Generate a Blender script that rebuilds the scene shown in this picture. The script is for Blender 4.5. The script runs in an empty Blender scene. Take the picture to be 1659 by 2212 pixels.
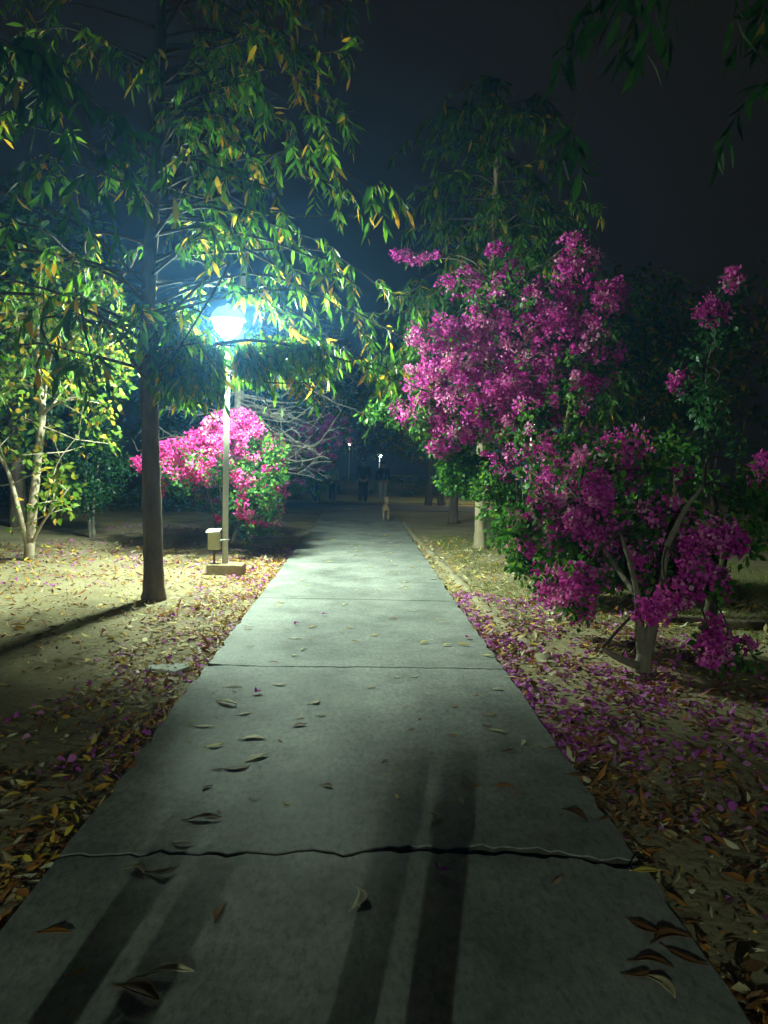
import bpy, math, random
import numpy as np
from mathutils import Vector, Matrix

random.seed(7)
R = np.random.default_rng(11)
SC = bpy.context.scene
COL = SC.collection
rad = math.radians

# ------------------------------------------------------------------ camera
CAM_H = 1.5
YAW, PITCH, ROLL = rad(1.94), rad(3.57), rad(1.4)
fwd = Vector((math.sin(YAW) * math.cos(PITCH), math.cos(YAW) * math.cos(PITCH), -math.sin(PITCH)))
r0 = Vector((math.cos(YAW), -math.sin(YAW), 0))
u0 = r0.cross(fwd)
rgt = r0 * math.cos(ROLL) + u0 * math.sin(ROLL)
upv = u0 * math.cos(ROLL) - r0 * math.sin(ROLL)
cam_d = bpy.data.cameras.new("camera")
cam = bpy.data.objects.new("camera", cam_d)
COL.objects.link(cam)
m = Matrix.Identity(4)
for i in range(3):
    m[i][0], m[i][1], m[i][2] = rgt[i], upv[i], -fwd[i]
m[2][3] = CAM_H
cam.matrix_world = m
cam_d.sensor_fit = 'VERTICAL'
cam_d.sensor_height = 36.0
cam_d.lens = 26.0
cam_d.clip_start = 0.05
cam_d.clip_end = 400
SC.camera = cam
FOC = 1597.0           # focal length in pixels of the 1659 x 2212 survey print


def at(px, py, Y):
    """world point seen at print pixel (px, py), at world distance Y down the path"""
    d = fwd * FOC + rgt * (px - 829.5) + upv * (1106 - py)
    t = Y / d.y
    return Vector((d.x * t, Y, CAM_H + d.z * t))


def ground(px, py, z=0.0):
    d = fwd * FOC + rgt * (px - 829.5) + upv * (1106 - py)
    t = (z - CAM_H) / d.z
    return Vector((d.x * t, d.y * t, z))


# ------------------------------------------------------------------ night sky, exposure
world = bpy.data.worlds.new("World")
SC.world = world
world.use_nodes = True
wn = world.node_tree
bg = wn.nodes["Background"]
bg.inputs["Color"].default_value = (1.0, 0.90, 0.66, 1)
bg.inputs["Strength"].default_value = 0.0080
SC.view_settings.view_transform = 'Standard'
SC.view_settings.look = 'None'
SC.view_settings.exposure = 0.0
SC.view_settings.gamma = 1.0
cy = SC.cycles
cy.max_bounces = 4
cy.diffuse_bounces = 2
cy.glossy_bounces = 2
cy.transmission_bounces = 2
cy.transparent_max_bounces = 4
cy.volume_bounces = 0
cy.sample_clamp_indirect = 2.0
cy.caustics_reflective = False
cy.caustics_refractive = False
cy.use_denoising = True
cy.use_adaptive_sampling = True
cy.adaptive_threshold = 0.02

LAMP_COL = (0.76, 1.0, 0.78)
LAMP_STRENGTH = 2750.0
HAZE_DENSITY = 0.0060


# ------------------------------------------------------------------ materials
def new_mat(name):
    mt = bpy.data.materials.new(name)
    mt.use_nodes = True
    nt = mt.node_tree
    return mt, nt, nt.nodes["Principled BSDF"]


def N(nt, typ, **kw):
    n = nt.nodes.new(typ)
    for k, v in kw.items():
        setattr(n, k, v)
    return n


def ramp(nt, stops, interp='LINEAR'):
    n = N(nt, "ShaderNodeValToRGB")
    cr = n.color_ramp
    cr.interpolation = interp
    while len(cr.elements) > 1:
        cr.elements.remove(cr.elements[-1])
    cr.elements[0].position = stops[0][0]
    cr.elements[0].color = (*stops[0][1], 1)
    for p, c in stops[1:]:
        e = cr.elements.new(p)
        e.color = (*c, 1)
    return n


def leaf_mat(name, stops, trans=0.4, rough=0.42, spec=0.4, tgain=1.5):
    mt, nt, b = new_mat(name)
    a = N(nt, "ShaderNodeAttribute", attribute_name="tint")
    r = ramp(nt, stops)
    nt.links.new(a.outputs["Fac"], r.inputs[0])
    nt.links.new(r.outputs[0], b.inputs["Base Color"])
    b.inputs["Roughness"].default_value = rough
    b.inputs["Specular IOR Level"].default_value = spec
    tr = N(nt, "ShaderNodeBsdfTranslucent")
    g = N(nt, "ShaderNodeMix", data_type='RGBA', blend_type='MULTIPLY')
    g.inputs["Factor"].default_value = 1.0
    nt.links.new(r.outputs[0], g.inputs[6])
    g.inputs[7].default_value = (tgain, tgain * 1.05, tgain * 0.7, 1)
    nt.links.new(g.outputs[2], tr.inputs["Color"])
    mx = N(nt, "ShaderNodeMixShader")
    mx.inputs[0].default_value = trans
    nt.links.new(b.outputs[0], mx.inputs[1])
    nt.links.new(tr.outputs[0], mx.inputs[2])
    nt.links.new(mx.outputs[0], nt.nodes["Material Output"].inputs[0])
    return mt


def noise_mat(name, stops, scale=6.0, rough=0.8, bump=0.3, bscale=None, detail=8, stretch=(1, 1, 1), spec=0.3, bdist=0.02):
    mt, nt, b = new_mat(name)
    tc = N(nt, "ShaderNodeTexCoord")
    mp = N(nt, "ShaderNodeMapping")
    mp.inputs["Scale"].default_value = stretch
    nt.links.new(tc.outputs["Object"], mp.inputs[0])
    no = N(nt, "ShaderNodeTexNoise")
    no.inputs["Scale"].default_value = scale
    no.inputs["Detail"].default_value = detail
    no.inputs["Roughness"].default_value = 0.65
    nt.links.new(mp.outputs[0], no.inputs[0])
    r = ramp(nt, stops)
    nt.links.new(no.outputs[0], r.inputs[0])
    nt.links.new(r.outputs[0], b.inputs["Base Color"])
    b.inputs["Roughness"].default_value = rough
    b.inputs["Specular IOR Level"].default_value = spec
    if bump:
        n2 = N(nt, "ShaderNodeTexNoise")
        n2.inputs["Scale"].default_value = bscale or scale * 4
        n2.inputs["Detail"].default_value = 6
        nt.links.new(mp.outputs[0], n2.inputs[0])
        bp = N(nt, "ShaderNodeBump")
        bp.inputs["Strength"].default_value = bump
        bp.inputs["Distance"].default_value = bdist
        nt.links.new(n2.outputs[0], bp.inputs["Height"])
        nt.links.new(bp.outputs[0], b.inputs["Normal"])
    return mt


def plain(name, col, rough=0.6, metal=0.0):
    return noise_mat(name, [(0.3, tuple(c * 0.85 for c in col)), (0.7, col)], scale=9, rough=rough, bump=0.08)


M_ashoka = leaf_mat("ashoka leaf", [(0, (.022, .075, .008)), (.45, (.060, .15, .012)), (.80, (.13, .24, .018)), (.86, (.45, .32, .03)), (1, (.48, .22, .03))], trans=.45, rough=.45, spec=.3, tgain=2.0)
M_shadeleaf = leaf_mat("shaded ashoka leaf", [(0, (.010, .045, .008)), (.9, (.03, .09, .012)), (1, (.2, .15, .02))], trans=.3, rough=.65, spec=.08)  # darker copy of the ashoka leaf, shade put into its colour
M_guava = leaf_mat("broad yellowing leaf", [(0, (.05, .12, .012)), (.5, (.13, .22, .022)), (.78, (.22, .28, .03)), (.85, (.50, .36, .03)), (1, (.42, .22, .04))], trans=.4, spec=.2, tgain=1.8)
M_dark = leaf_mat("dark small leaf", [(0, (.015, .06, .02)), (1, (.04, .13, .04))], trans=.3)
M_bleaf = leaf_mat("bougainvillea leaf", [(0, (.015, .075, .016)), (.7, (.06, .17, .025)), (1, (.16, .26, .04))], trans=.35, rough=.5, spec=.22)
M_pink = leaf_mat("pink bract", [(0, (.62, .03, .22)), (.6, (.78, .07, .40)), (.85, (.80, .16, .40)), (1, (.85, .30, .38))], trans=.3, rough=.7, spec=.1, tgain=1.1)
M_mag = leaf_mat("magenta bract", [(0, (.42, .015, .30)), (.5, (.70, .07, .54)), (.8, (.78, .17, .58)), (1, (.84, .36, .64))], trans=.3, rough=.7, spec=.1, tgain=1.1)
M_litter = leaf_mat("dry litter leaf", [(0, (.07, .035, .018)), (.25, (.20, .085, .028)), (.5, (.44, .17, .03)), (.62, (.46, .34, .18)), (.76, (.68, .62, .42)), (.84, (.66, .55, .20)), (.92, (.70, .50, .06)), (1, (.60, .28, .04))], trans=.12, rough=.6, spec=.3, tgain=1.1)
M_petal = leaf_mat("fallen bract", [(0, (.40, .05, .40)), (.6, (.55, .12, .52)), (1, (.62, .28, .50))], trans=.2, rough=.7, spec=.1, tgain=1.1)
M_grass = leaf_mat("short grass", [(0, (.07, .12, .015)), (.6, (.17, .22, .03)), (1, (.34, .32, .07))], trans=.3)
M_bark = noise_mat("rough brown bark", [(.3, (.075, .055, .04)), (.55, (.15, .11, .08)), (.75, (.22, .17, .12))], scale=7, rough=.9, bump=.7, bscale=22, stretch=(1, 1, .35))
M_tan = noise_mat("pale tan bark", [(.3, (.26, .20, .13)), (.6, (.40, .32, .21)), (.8, (.46, .39, .28))], scale=6, rough=.85, bump=.5, bscale=20, stretch=(1, 1, .4))
M_smooth = noise_mat("smooth pinkish bark", [(.3, (.33, .25, .18)), (.6, (.47, .38, .28)), (.8, (.38, .33, .25))], scale=5, rough=.7, bump=.25, bscale=14)
M_twig = noise_mat("grey twig", [(.3, (.16, .14, .11)), (.7, (.34, .30, .25))], scale=9, rough=.85, bump=.2)
M_gnarl = noise_mat("gnarled grey bark", [(.3, (.13, .11, .08)), (.6, (.24, .20, .15)), (.8, (.30, .26, .20))], scale=8, rough=.9, bump=.7, bscale=18, stretch=(1, 1, .4))
M_darktwig = noise_mat("dark twig", [(.3, (.035, .028, .02)), (.7, (.09, .07, .05))], scale=9, rough=.85, bump=.2)
M_post = noise_mat("cream painted steel", [(.3, (.60, .58, .46)), (.6, (.72, .70, .57)), (.75, (.66, .63, .50))], scale=5, rough=.45, bump=.05)
M_box = noise_mat("yellowed cream paint", [(.3, (.58, .52, .28)), (.7, (.68, .62, .36))], scale=4, rough=.5, bump=.05)
M_plinth = noise_mat("mortar plinth", [(.3, (.30, .22, .12)), (.6, (.42, .33, .19)), (.8, (.50, .42, .27))], scale=8, rough=.9, bump=.5)
M_rust = noise_mat("rusty steel", [(.3, (.10, .06, .035)), (.7, (.2, .13, .08))], scale=20, rough=.8)
M_stone = noise_mat("pale stone", [(.3, (.38, .38, .34)), (.7, (.55, .55, .50))], scale=6, rough=.85, bump=.4)
M_black = plain("black plastic", (.02, .02, .02), .5)
M_edging = noise_mat("dusty edging", [(.3, (.22, .18, .11)), (.7, (.38, .32, .21))], scale=5, rough=.95, bump=.5)
M_wall = noise_mat("weathered low wall", [(.3, (.38, .34, .18)), (.7, (.55, .50, .30))], scale=3, rough=.9)


def lamp_mat(name, col, strength):
    mt, nt, b = new_mat(name)
    b.inputs["Base Color"].default_value = (.8, .8, .8, 1)
    b.inputs["Emission Color"].default_value = (*col, 1)
    b.inputs["Emission Strength"].default_value = strength
    return mt


M_hood, nt, b = new_mat("milky plastic hood")
b.inputs["Base Color"].default_value = (.62, .62, .58, 1)
tr = N(nt, "ShaderNodeBsdfTranslucent")
tr.inputs["Color"].default_value = (.95, 1, 1, 1)
mx = N(nt, "ShaderNodeMixShader")
mx.inputs[0].default_value = .25
nt.links.new(b.outputs[0], mx.inputs[1])
nt.links.new(tr.outputs[0], mx.inputs[2])
nt.links.new(mx.outputs[0], nt.nodes["Material Output"].inputs[0])
M_globe = lamp_mat("lit opal globe", LAMP_COL, LAMP_STRENGTH)


# ------------------------------------------------------------------ helpers
class Geo:
    def __init__(self):
        self.v, self.f = [], []

    def add(self, verts, faces):
        o = len(self.v)
        self.v += [tuple(p) for p in verts]
        self.f += [tuple(i + o for i in f) for f in faces]

    def box(self, c, s, taper=1.0, rz=0.0):
        x, y, z = s[0] / 2, s[1] / 2, s[2] / 2
        cs, sn = math.cos(rz), math.sin(rz)
        vs = []
        for dz, k in ((-z, 1), (z, taper)):
            for dx, dy in ((-x, -y), (x, -y), (x, y), (-x, y)):
                dx, dy = dx * k, dy * k
                vs.append((c[0] + dx * cs - dy * sn, c[1] + dx * sn + dy * cs, c[2] + dz))
        self.add(vs, [(3, 2, 1, 0), (4, 5, 6, 7), (0, 1, 5, 4), (1, 2, 6, 5), (2, 3, 7, 6), (3, 0, 4, 7)])

    def tube(self, pts, rads, sides=8, wob=0.0, cap=True):
        pts = [Vector(p) for p in pts]
        n = len(pts)
        ref = Vector((0.31, 0.17, 1)).normalized()
        vs, fs = [], []
        t0 = (pts[1] - pts[0]).normalized()
        a = t0.cross(ref if abs(t0.dot(ref)) < .95 else Vector((1, 0, 0))).normalized()
        for i, p in enumerate(pts):
            t = (pts[min(i + 1, n - 1)] - pts[max(i - 1, 0)]).normalized()
            a = (a - t * a.dot(t)).normalized()
            b = t.cross(a)
            for k in range(sides):
                an = 2 * math.pi * k / sides
                r = rads[i] * (1 + wob * (random.random() - .5))
                vs.append(p + a * (math.cos(an) * r) + b * (math.sin(an) * r))
        for i in range(n - 1):
            for k in range(sides):
                k2 = (k + 1) % sides
                fs.append((i * sides + k, i * sides + k2, (i + 1) * sides + k2, (i + 1) * sides + k))
        if cap:
            fs.append(tuple(range(sides - 1, -1, -1)))
            fs.append(tuple((n - 1) * sides + k for k in range(sides)))
        self.add(vs, fs)

    def lathe(self, c, prof, sides=20):
        vs, fs = [], []
        for r, z in prof:
            for k in range(sides):
                an = 2 * math.pi * k / sides
                vs.append((c[0] + r * math.cos(an), c[1] + r * math.sin(an), c[2] + z))
        for i in range(len(prof) - 1):
            for k in range(sides):
                k2 = (k + 1) % sides
                fs.append((i * sides + k, i * sides + k2, (i + 1) * sides + k2, (i + 1) * sides + k))
        fs.append(tuple(range(sides - 1, -1, -1)))
        fs.append(tuple((len(prof) - 1) * sides + k for k in range(sides)))
        self.add(vs, fs)

    def obj(self, name, mat, parent=None, smooth=True, bevel=0.0):
        me = bpy.data.meshes.new(name)
        off = Vector(parent_origin(parent)) if parent else Vector((0, 0, 0))
        me.from_pydata([tuple(Vector(p) - off) for p in self.v], [], self.f)
        if smooth:
            me.polygons.foreach_set("use_smooth", [True] * len(me.polygons))
        me.materials.append(mat)
        o = bpy.data.objects.new(name, me)
        COL.objects.link(o)
        if parent:
            o.parent = parent
        if bevel:
            md = o.modifiers.new("bevel", 'BEVEL')
            md.width = bevel
            md.segments = 2
            md.limit_method = 'ANGLE'
        return o


def parent_origin(p):
    v = Vector((0, 0, 0))
    while p is not None:
        v += p.location
        p = p.parent
    return v


def tag(o, label, cat, group=None, kind=None):
    if label:
        o["label"] = label
    if cat:
        o["category"] = cat
    if group:
        o["group"] = group
    if kind:
        o["kind"] = kind
    return o


def thing(name, label, cat, loc=(0, 0, 0), group=None):
    o = bpy.data.objects.new(name, None)
    COL.objects.link(o)
    o.location = loc
    o.empty_display_size = .2
    return tag(o, label, cat, group)


def copy_tree(o, loc, label, group=None, rz=0.0, sc=1.0):
    c = o.copy()
    COL.objects.link(c)
    c.location = loc
    c.rotation_euler = (0, 0, rz)
    c.scale = (sc, sc, sc)
    c["label"] = label
    if group:
        c["group"] = group
    for ch in list(o.children):
        d = ch.copy()
        COL.objects.link(d)
        d.parent = c
        for g in list(ch.children):
            e = g.copy()
            COL.objects.link(e)
            e.parent = d
    return c


def crv(pts, n=6):
    """Catmull-Rom through points"""
    P = [Vector(p) for p in pts]
    if len(P) < 3:
        return [P[0].lerp(P[-1], i / n) for i in range(n + 1)]
    out = []
    for i in range(len(P) - 1):
        p0, p1, p2, p3 = P[max(i - 1, 0)], P[i], P[i + 1], P[min(i + 2, len(P) - 1)]
        for k in range(n):
            t = k / n
            out.append(.5 * ((2 * p1) + (p2 - p0) * t + (2 * p0 - 5 * p1 + 4 * p2 - p3) * t * t + (3 * p1 - p0 - 3 * p2 + p3) * t ** 3))
    out.append(P[-1])
    return out


def taper(n, a, b, pw=1.0):
    return [a + (b - a) * (i / (n - 1)) ** pw for i in range(n)]


def unit(a):
    return a / np.maximum(np.linalg.norm(a, axis=1, keepdims=True), 1e-6)


T_LEAF = (np.array([[0, 0], [-.8, .25], [0, .25], [.8, .25], [-1, .55], [0, .58], [1, .55], [0, 1]], float),
          [(0, 2, 1), (0, 3, 2), (1, 2, 5, 4), (2, 3, 6, 5), (4, 5, 7), (5, 6, 7)])
T_BRACT = (np.array([[0, 0], [-.75, .28], [-.95, .66], [0, 1.05], [.95, .66], [.75, .28]], float), [(0, 5, 4, 3), (0, 3, 2, 1)])
T_BLADE = (np.array([[-.5, 0], [.5, 0], [.35, .6], [-.35, .6], [0, 1]], float), [(0, 1, 2, 3), (3, 2, 4)])


def leaf_obj(name, pos, d, L, W, tint, mat, parent=None, tmpl=T_LEAF, fold=.25, curl=.25, up=None, wav=.0):
    """many leaf blades as one mesh: positions, directions, lengths, widths"""
    pos, d = np.asarray(pos, float), unit(np.asarray(d, float))
    n = len(pos)
    L = np.broadcast_to(L, (n,)).astype(float)
    W = np.broadcast_to(W, (n,)).astype(float)
    fold = np.broadcast_to(fold, (n,)).astype(float)
    curl = np.broadcast_to(curl, (n,)).astype(float)
    if up is None:
        up = unit(R.normal(size=(n, 3)) + np.array([0, 0, .8]))
    s = unit(np.cross(d, up))
    nn = np.cross(s, d)
    tv, tf = tmpl
    k = len(tv)
    u, v = tv[:, 0], tv[:, 1]
    h = fold[:, None] * np.abs(u)[None] * W[:, None] / 2 - curl[:, None] * (v ** 2)[None] * L[:, None]
    if wav:
        h = h + R.normal(size=h.shape) * wav * W[:, None]
    vs = (pos[:, None] + d[:, None] * (v[None] * L[:, None])[..., None] + s[:, None] * (u[None] * W[:, None] / 2)[..., None] + nn[:, None] * h[..., None])
    if parent is not None:
        vs = vs - np.array(parent_origin(parent))
    vs = vs.reshape(-1, 3)
    lt = np.array([len(f) for f in tf])
    lv = np.array([i for f in tf for i in f])
    loops = (lv[None] + (np.arange(n) * k)[:, None]).ravel()
    tot = np.tile(lt, n)
    st = np.concatenate([[0], np.cumsum(tot)[:-1]])
    me = bpy.data.meshes.new(name)
    me.vertices.add(len(vs))
    me.vertices.foreach_set("co", vs.ravel().astype(np.float32))
    me.loops.add(len(loops))
    me.loops.foreach_set("vertex_index", loops.astype(np.int32))
    me.polygons.add(len(tot))
    me.polygons.foreach_set("loop_start", st.astype(np.int32))
    me.polygons.foreach_set("loop_total", tot.astype(np.int32))
    me.update(calc_edges=True)
    me.polygons.foreach_set("use_smooth", np.ones(len(tot), bool))
    at_ = me.attributes.new("tint", 'FLOAT', 'POINT')
    at_.data.foreach_set("value", np.repeat(np.asarray(tint, float), k).astype(np.float32))
    me.materials.append(mat)
    o = bpy.data.objects.new(name, me)
    COL.objects.link(o)
    if parent is not None:
        o.parent = parent
    return o


def rnd(a, b):
    return a + (b - a) * random.random()


# ------------------------------------------------------------------ ground and path
JOINTS = [-4.0, -0.6, 2.72, 5.42, 8.2, 10.95, 13.7, 16.4, 19.2, 21.9, 24.6]
PATH_L, PATH_R = -1.10, 1.11
PATH_END = 24.6


def hnoise(x, y, s):
    return (np.sin(x * 1.7 * s + 1.3) * np.cos(y * 1.3 * s + .4) + .6 * np.sin(x * 3.1 * s + y * 2.3 * s) + .4 * np.cos(x * 5.3 * s - y * 4.7 * s + 2)) / 2


def ground_z(x, y):
    x, y = np.asarray(x, float), np.asarray(y, float)
    z = -.045 + .022 * hnoise(x, y, .9) + .01 * hnoise(x, y, 3.1)
    near = np.clip((np.abs(x) - 1.1) / .5, 0, 1)
    z = np.where(y < PATH_END + .3, z * near + (1 - near) * -.05, z)
    under = (x > PATH_L + .04) & (x < PATH_R - .04) & (y < PATH_END - .05)
    z = np.where(under, -.13, z)
    far = np.clip((np.maximum(np.abs(x) - 14, y - 28)) / 6, 0, 1)
    return z * (1 - far) + far * -.05


gx = np.concatenate([np.arange(-70, -14, 4), np.arange(-14, -6, .5), np.arange(-6, 6, .12), np.arange(6, 14, .5), np.arange(14, 71, 4)])
gx = np.sort(np.concatenate([gx, [PATH_L + .03, PATH_L + .05, PATH_R - .05, PATH_R - .03]]))
gy = np.concatenate([np.arange(-25, -2, 1.5), np.arange(-2, 16, .14), np.arange(16, 34, .5), np.arange(34, 96, 4)])
X, Y = np.meshgrid(gx, gy)
Z = ground_z(X, Y)
nx, ny = len(gx), len(gy)
idx = np.arange(nx * ny).reshape(ny, nx)
gf = np.stack([idx[:-1, :-1], idx[:-1, 1:], idx[1:, 1:], idx[1:, :-1]], -1).reshape(-1, 4)
me = bpy.data.meshes.new("ground")
me.from_pydata(np.stack([X, Y, Z], -1).reshape(-1, 3).tolist(), [], gf.tolist())
me.polygons.foreach_set("use_smooth", [True] * len(me.polygons))
mt, nt, b = new_mat("trodden sandy earth")
tc = N(nt, "ShaderNodeTexCoord")
n1 = N(nt, "ShaderNodeTexNoise")
n1.inputs["Scale"].default_value = 1.1
n1.inputs["Detail"].default_value = 9
n1.inputs["Roughness"].default_value = .62
n2 = N(nt, "ShaderNodeTexNoise")
n2.inputs["Scale"].default_value = 26
n2.inputs["Detail"].default_value = 5
r1 = ramp(nt, [(.25, (.19, .15, .085)), (.5, (.31, .255, .15)), (.72, (.38, .32, .20))])
r2 = ramp(nt, [(.3, (.6, .57, .5)), (.55, (1, 1, 1))])
mx = N(nt, "ShaderNodeMix", data_type='RGBA', blend_type='MULTIPLY')
mx.inputs["Factor"].default_value = .55
for n_ in (n1, n2):
    nt.links.new(tc.outputs["Object"], n_.inputs[0])
nt.links.new(n1.outputs[0], r1.inputs[0])
nt.links.new(n2.outputs[0], r2.inputs[0])
nt.links.new(r1.outputs[0], mx.inputs[6])
nt.links.new(r2.outputs[0], mx.inputs[7])
nt.links.new(mx.outputs[2], b.inputs["Base Color"])
b.inputs["Roughness"].default_value = .95
b.inputs["Specular IOR Level"].default_value = .15
n3 = N(nt, "ShaderNodeTexNoise")
n3.inputs["Scale"].default_value = 9
n3.inputs["Detail"].default_value = 8
nt.links.new(tc.outputs["Object"], n3.inputs[0])
bp = N(nt, "ShaderNodeBump")
bp.inputs["Strength"].default_value = .7
bp.inputs["Distance"].default_value = .04
nt.links.new(n3.outputs[0], bp.inputs["Height"])
nt.links.new(bp.outputs[0], b.inputs["Normal"])
me.materials.append(mt)
gobj = bpy.data.objects.new("ground", me)
COL.objects.link(gobj)
tag(gobj, "pale trodden sandy ground on both sides of the concrete path", "ground", kind="structure")

# concrete slabs: jagged cracked joints, one path
mt, nt, b = new_mat("worn grey concrete")
tc = N(nt, "ShaderNodeTexCoord")


def tnoise(scale, det, rough=.6, stretch=None):
    n = N(nt, "ShaderNodeTexNoise")
    n.inputs["Scale"].default_value = scale
    n.inputs["Detail"].default_value = det
    n.inputs["Roughness"].default_value = rough
    if stretch:
        mp = N(nt, "ShaderNodeMapping")
        mp.inputs["Scale"].default_value = stretch
        nt.links.new(tc.outputs["Object"], mp.inputs[0])
        nt.links.new(mp.outputs[0], n.inputs[0])
    else:
        nt.links.new(tc.outputs["Object"], n.inputs[0])
    return n


a1 = tnoise(1.7, 10, .72)
ra = ramp(nt, [(.30, (.12, .125, .115)), (.42, (.20, .205, .19)), (.53, (.27, .275, .255)), (.68, (.36, .365, .34))])
nt.links.new(a1.outputs[0], ra.inputs[0])
a2 = tnoise(38, 10, .8, (1, .5, 1))
rb = ramp(nt, [(.34, (.38, .38, .36)), (.49, (.92, .92, .92)), (.62, (1.25, 1.25, 1.25))])
nt.links.new(a2.outputs[0], rb.inputs[0])
mx = N(nt, "ShaderNodeMix", data_type='RGBA', blend_type='MULTIPLY')
mx.inputs["Factor"].default_value = .8
nt.links.new(ra.outputs[0], mx.inputs[6])
nt.links.new(rb.outputs[0], mx.inputs[7])
vo = N(nt, "ShaderNodeTexVoronoi")
vo.inputs["Scale"].default_value = 26
nt.links.new(tc.outputs["Object"], vo.inputs[0])
rc = ramp(nt, [(.045, (.75, .75, .72)), (.075, (0, 0, 0))])
nt.links.new(vo.outputs["Distance"], rc.inputs[0])
a4 = tnoise(2.0, 3)
rd = ramp(nt, [(.52, (0, 0, 0)), (.62, (1, 1, 1))])
nt.links.new(a4.outputs[0], rd.inputs[0])
mm = N(nt, "ShaderNodeMath", operation='MULTIPLY')
nt.links.new(rc.outputs[0], mm.inputs[0])
nt.links.new(rd.outputs[0], mm.inputs[1])
mx2 = N(nt, "ShaderNodeMix", data_type='RGBA')
nt.links.new(mm.outputs[0], mx2.inputs["Factor"])
nt.links.new(mx.outputs[2], mx2.inputs[6])
mx2.inputs[7].default_value = (.55, .56, .52, 1)
nt.links.new(mx2.outputs[2], b.inputs["Base Color"])
b.inputs["Roughness"].default_value = .62
b.inputs["Specular IOR Level"].default_value = .35
a3 = tnoise(70, 8, .8)
bp = N(nt, "ShaderNodeBump")
bp.inputs["Strength"].default_value = .5
bp.inputs["Distance"].default_value = .008
nt.links.new(a3.outputs[0], bp.inputs["Height"])
nt.links.new(bp.outputs[0], b.inputs["Normal"])
M_conc = mt


def joint_line(k):
    """jagged y profile of joint k across the path, near side and far side of the gap"""
    rr = np.random.default_rng(100 + k)
    n = 61
    xs = np.linspace(0, 1, n)
    j = np.cumsum(rr.normal(0, .006, n))
    j = j - np.linspace(j[0], j[-1], n)
    gap = np.full(n, .007)
    if JOINTS[k] == 2.72:
        j = j * 1.6 + rr.normal(0, .0035, n) + .012 * np.sin(xs * 9 + .6) * xs
        gap = .008 + .020 * np.clip(np.sin((xs - .42) * 3.3), 0, 1) * (1 + .5 * rr.normal(0, 1, n)).clip(.2, 2)
    elif JOINTS[k] == 5.42:
        j = j * .8 + .02 * np.sin(xs * 3)
        gap = .010 + .008 * rr.random(n)
        gap[:4] = [.05, .04, .03, .02]
    elif JOINTS[k] > 6:
        j = j * .15
        gap = np.full(n, .005)
    return j - gap, j + gap


pg = Geo()
SIDES = []
n = 61
xs = np.linspace(PATH_L, PATH_R, n)
EDGE = np.random.default_rng(5)
for k in range(len(JOINTS) - 1):
    near = JOINTS[k] + joint_line(k)[1]
    far = JOINTS[k + 1] + joint_line(k + 1)[0]
    dz = EDGE.normal(0, .002)
    side = 24
    le = EDGE.normal(0, .006, side) + .022 * (EDGE.random(side) < .12)
    re = EDGE.normal(0, .006, side) - .022 * (EDGE.random(side) < .12)
    # top polygon: near edge left->right, right edge, far edge right->left, left edge
    loop = [(xs[i], near[i]) for i in range(n)]
    loop += [(PATH_R + re[i], near[-1] + (far[-1] - near[-1]) * (i + 1) / (side + 1)) for i in range(side)]
    loop += [(xs[i], far[i]) for i in range(n - 1, -1, -1)]
    loop += [(PATH_L + le[i], far[0] + (near[0] - far[0]) * (i + 1) / (side + 1)) for i in range(side)]
    c = len(loop)
    # broken front right corner of the slab beyond the nearest crack
    vs = [(x, y, dz) for x, y in loop] + [(x, y, -.11) for x, y in loop]
    ch = [(x * .9985, y + (.004 if i < n else 0) - (.004 if n + side <= i < 2 * n + side else 0), dz + .004) for i, (x, y) in enumerate(loop)]
    vs += ch
    fs = [tuple(range(2 * c, 3 * c))]
    SIDES.append(len(pg.f) + 1)
    for i in range(c):
        i2 = (i + 1) % c
        fs.append((i, i2, 2 * c + i2, 2 * c + i))
    for i in range(c):
        i2 = (i + 1) % c
        fs.append((c + i, c + i2, i2, i))
    SIDES[-1] = (len(pg.f) + 1 + c, len(pg.f) + 1 + 2 * c)
    pg.add(vs, fs)
path = pg.obj("path", M_conc, smooth=False)
path.data.materials.append(noise_mat("soil stained slab side", [(.3, (.035, .03, .024)), (.7, (.09, .08, .06))], scale=9, rough=.95))
for a_, b_ in SIDES:
    for q in range(a_, b_):
        path.data.polygons[q].material_index = 1
tag(path, "straight grey concrete footpath of cracked slabs", "path", kind="structure")

# fine crack lines: the broken slab corner and a faint hairline
ck = Geo()


def hair(pts, w):
    P = [Vector(p) for p in pts]
    vs, fs = [], []
    for i, p in enumerate(P):
        t = (P[min(i + 1, len(P) - 1)] - P[max(i - 1, 0)]).normalized()
        s = Vector((-t.y, t.x, 0)) * w * rnd(.5, 1.3)
        vs += [p - s, p + s]
    for i in range(len(P) - 1):
        fs.append((2 * i, 2 * i + 1, 2 * i + 3, 2 * i + 2))
    ck.add([(v.x, v.y, .0085) for v in vs], fs)


hair([ground(*p) for p in ((1365, 1886), (1362, 1868), (1370, 1850), (1388, 1838), (1408, 1832), (1432, 1836), (1445, 1846))], .004)
hair([ground(*p) for p in ((905, 1299), (935, 1300), (965, 1302), (1003, 1304))], .004)
M_crack = plain("dark crack dirt", (.03, .028, .022), .95)
cko = ck.obj("path_crack", M_crack, path, smooth=False)

# low edging ridge of dusty earth beside the path on the right
eg = Geo()
pts = [ground(x, y, -.02) for x, y in ((872, 1125), (905, 1165), (945, 1205), (990, 1250), (1040, 1300), (1090, 1345), (1150, 1400), (1215, 1450))]
pts = crv(pts, 4)
eg.tube([p + Vector((rnd(-.02, .02), 0, -.098 + rnd(-.008, .008))) for p in crv(pts, 4)], [.085 + .03 * random.random() for _ in crv(pts, 4)], 14, wob=.12)
eo = eg.obj("edging_ridge", M_edging)
tag(eo, "low dusty ridge of edging running beside the path's right edge", "edging")
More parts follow.
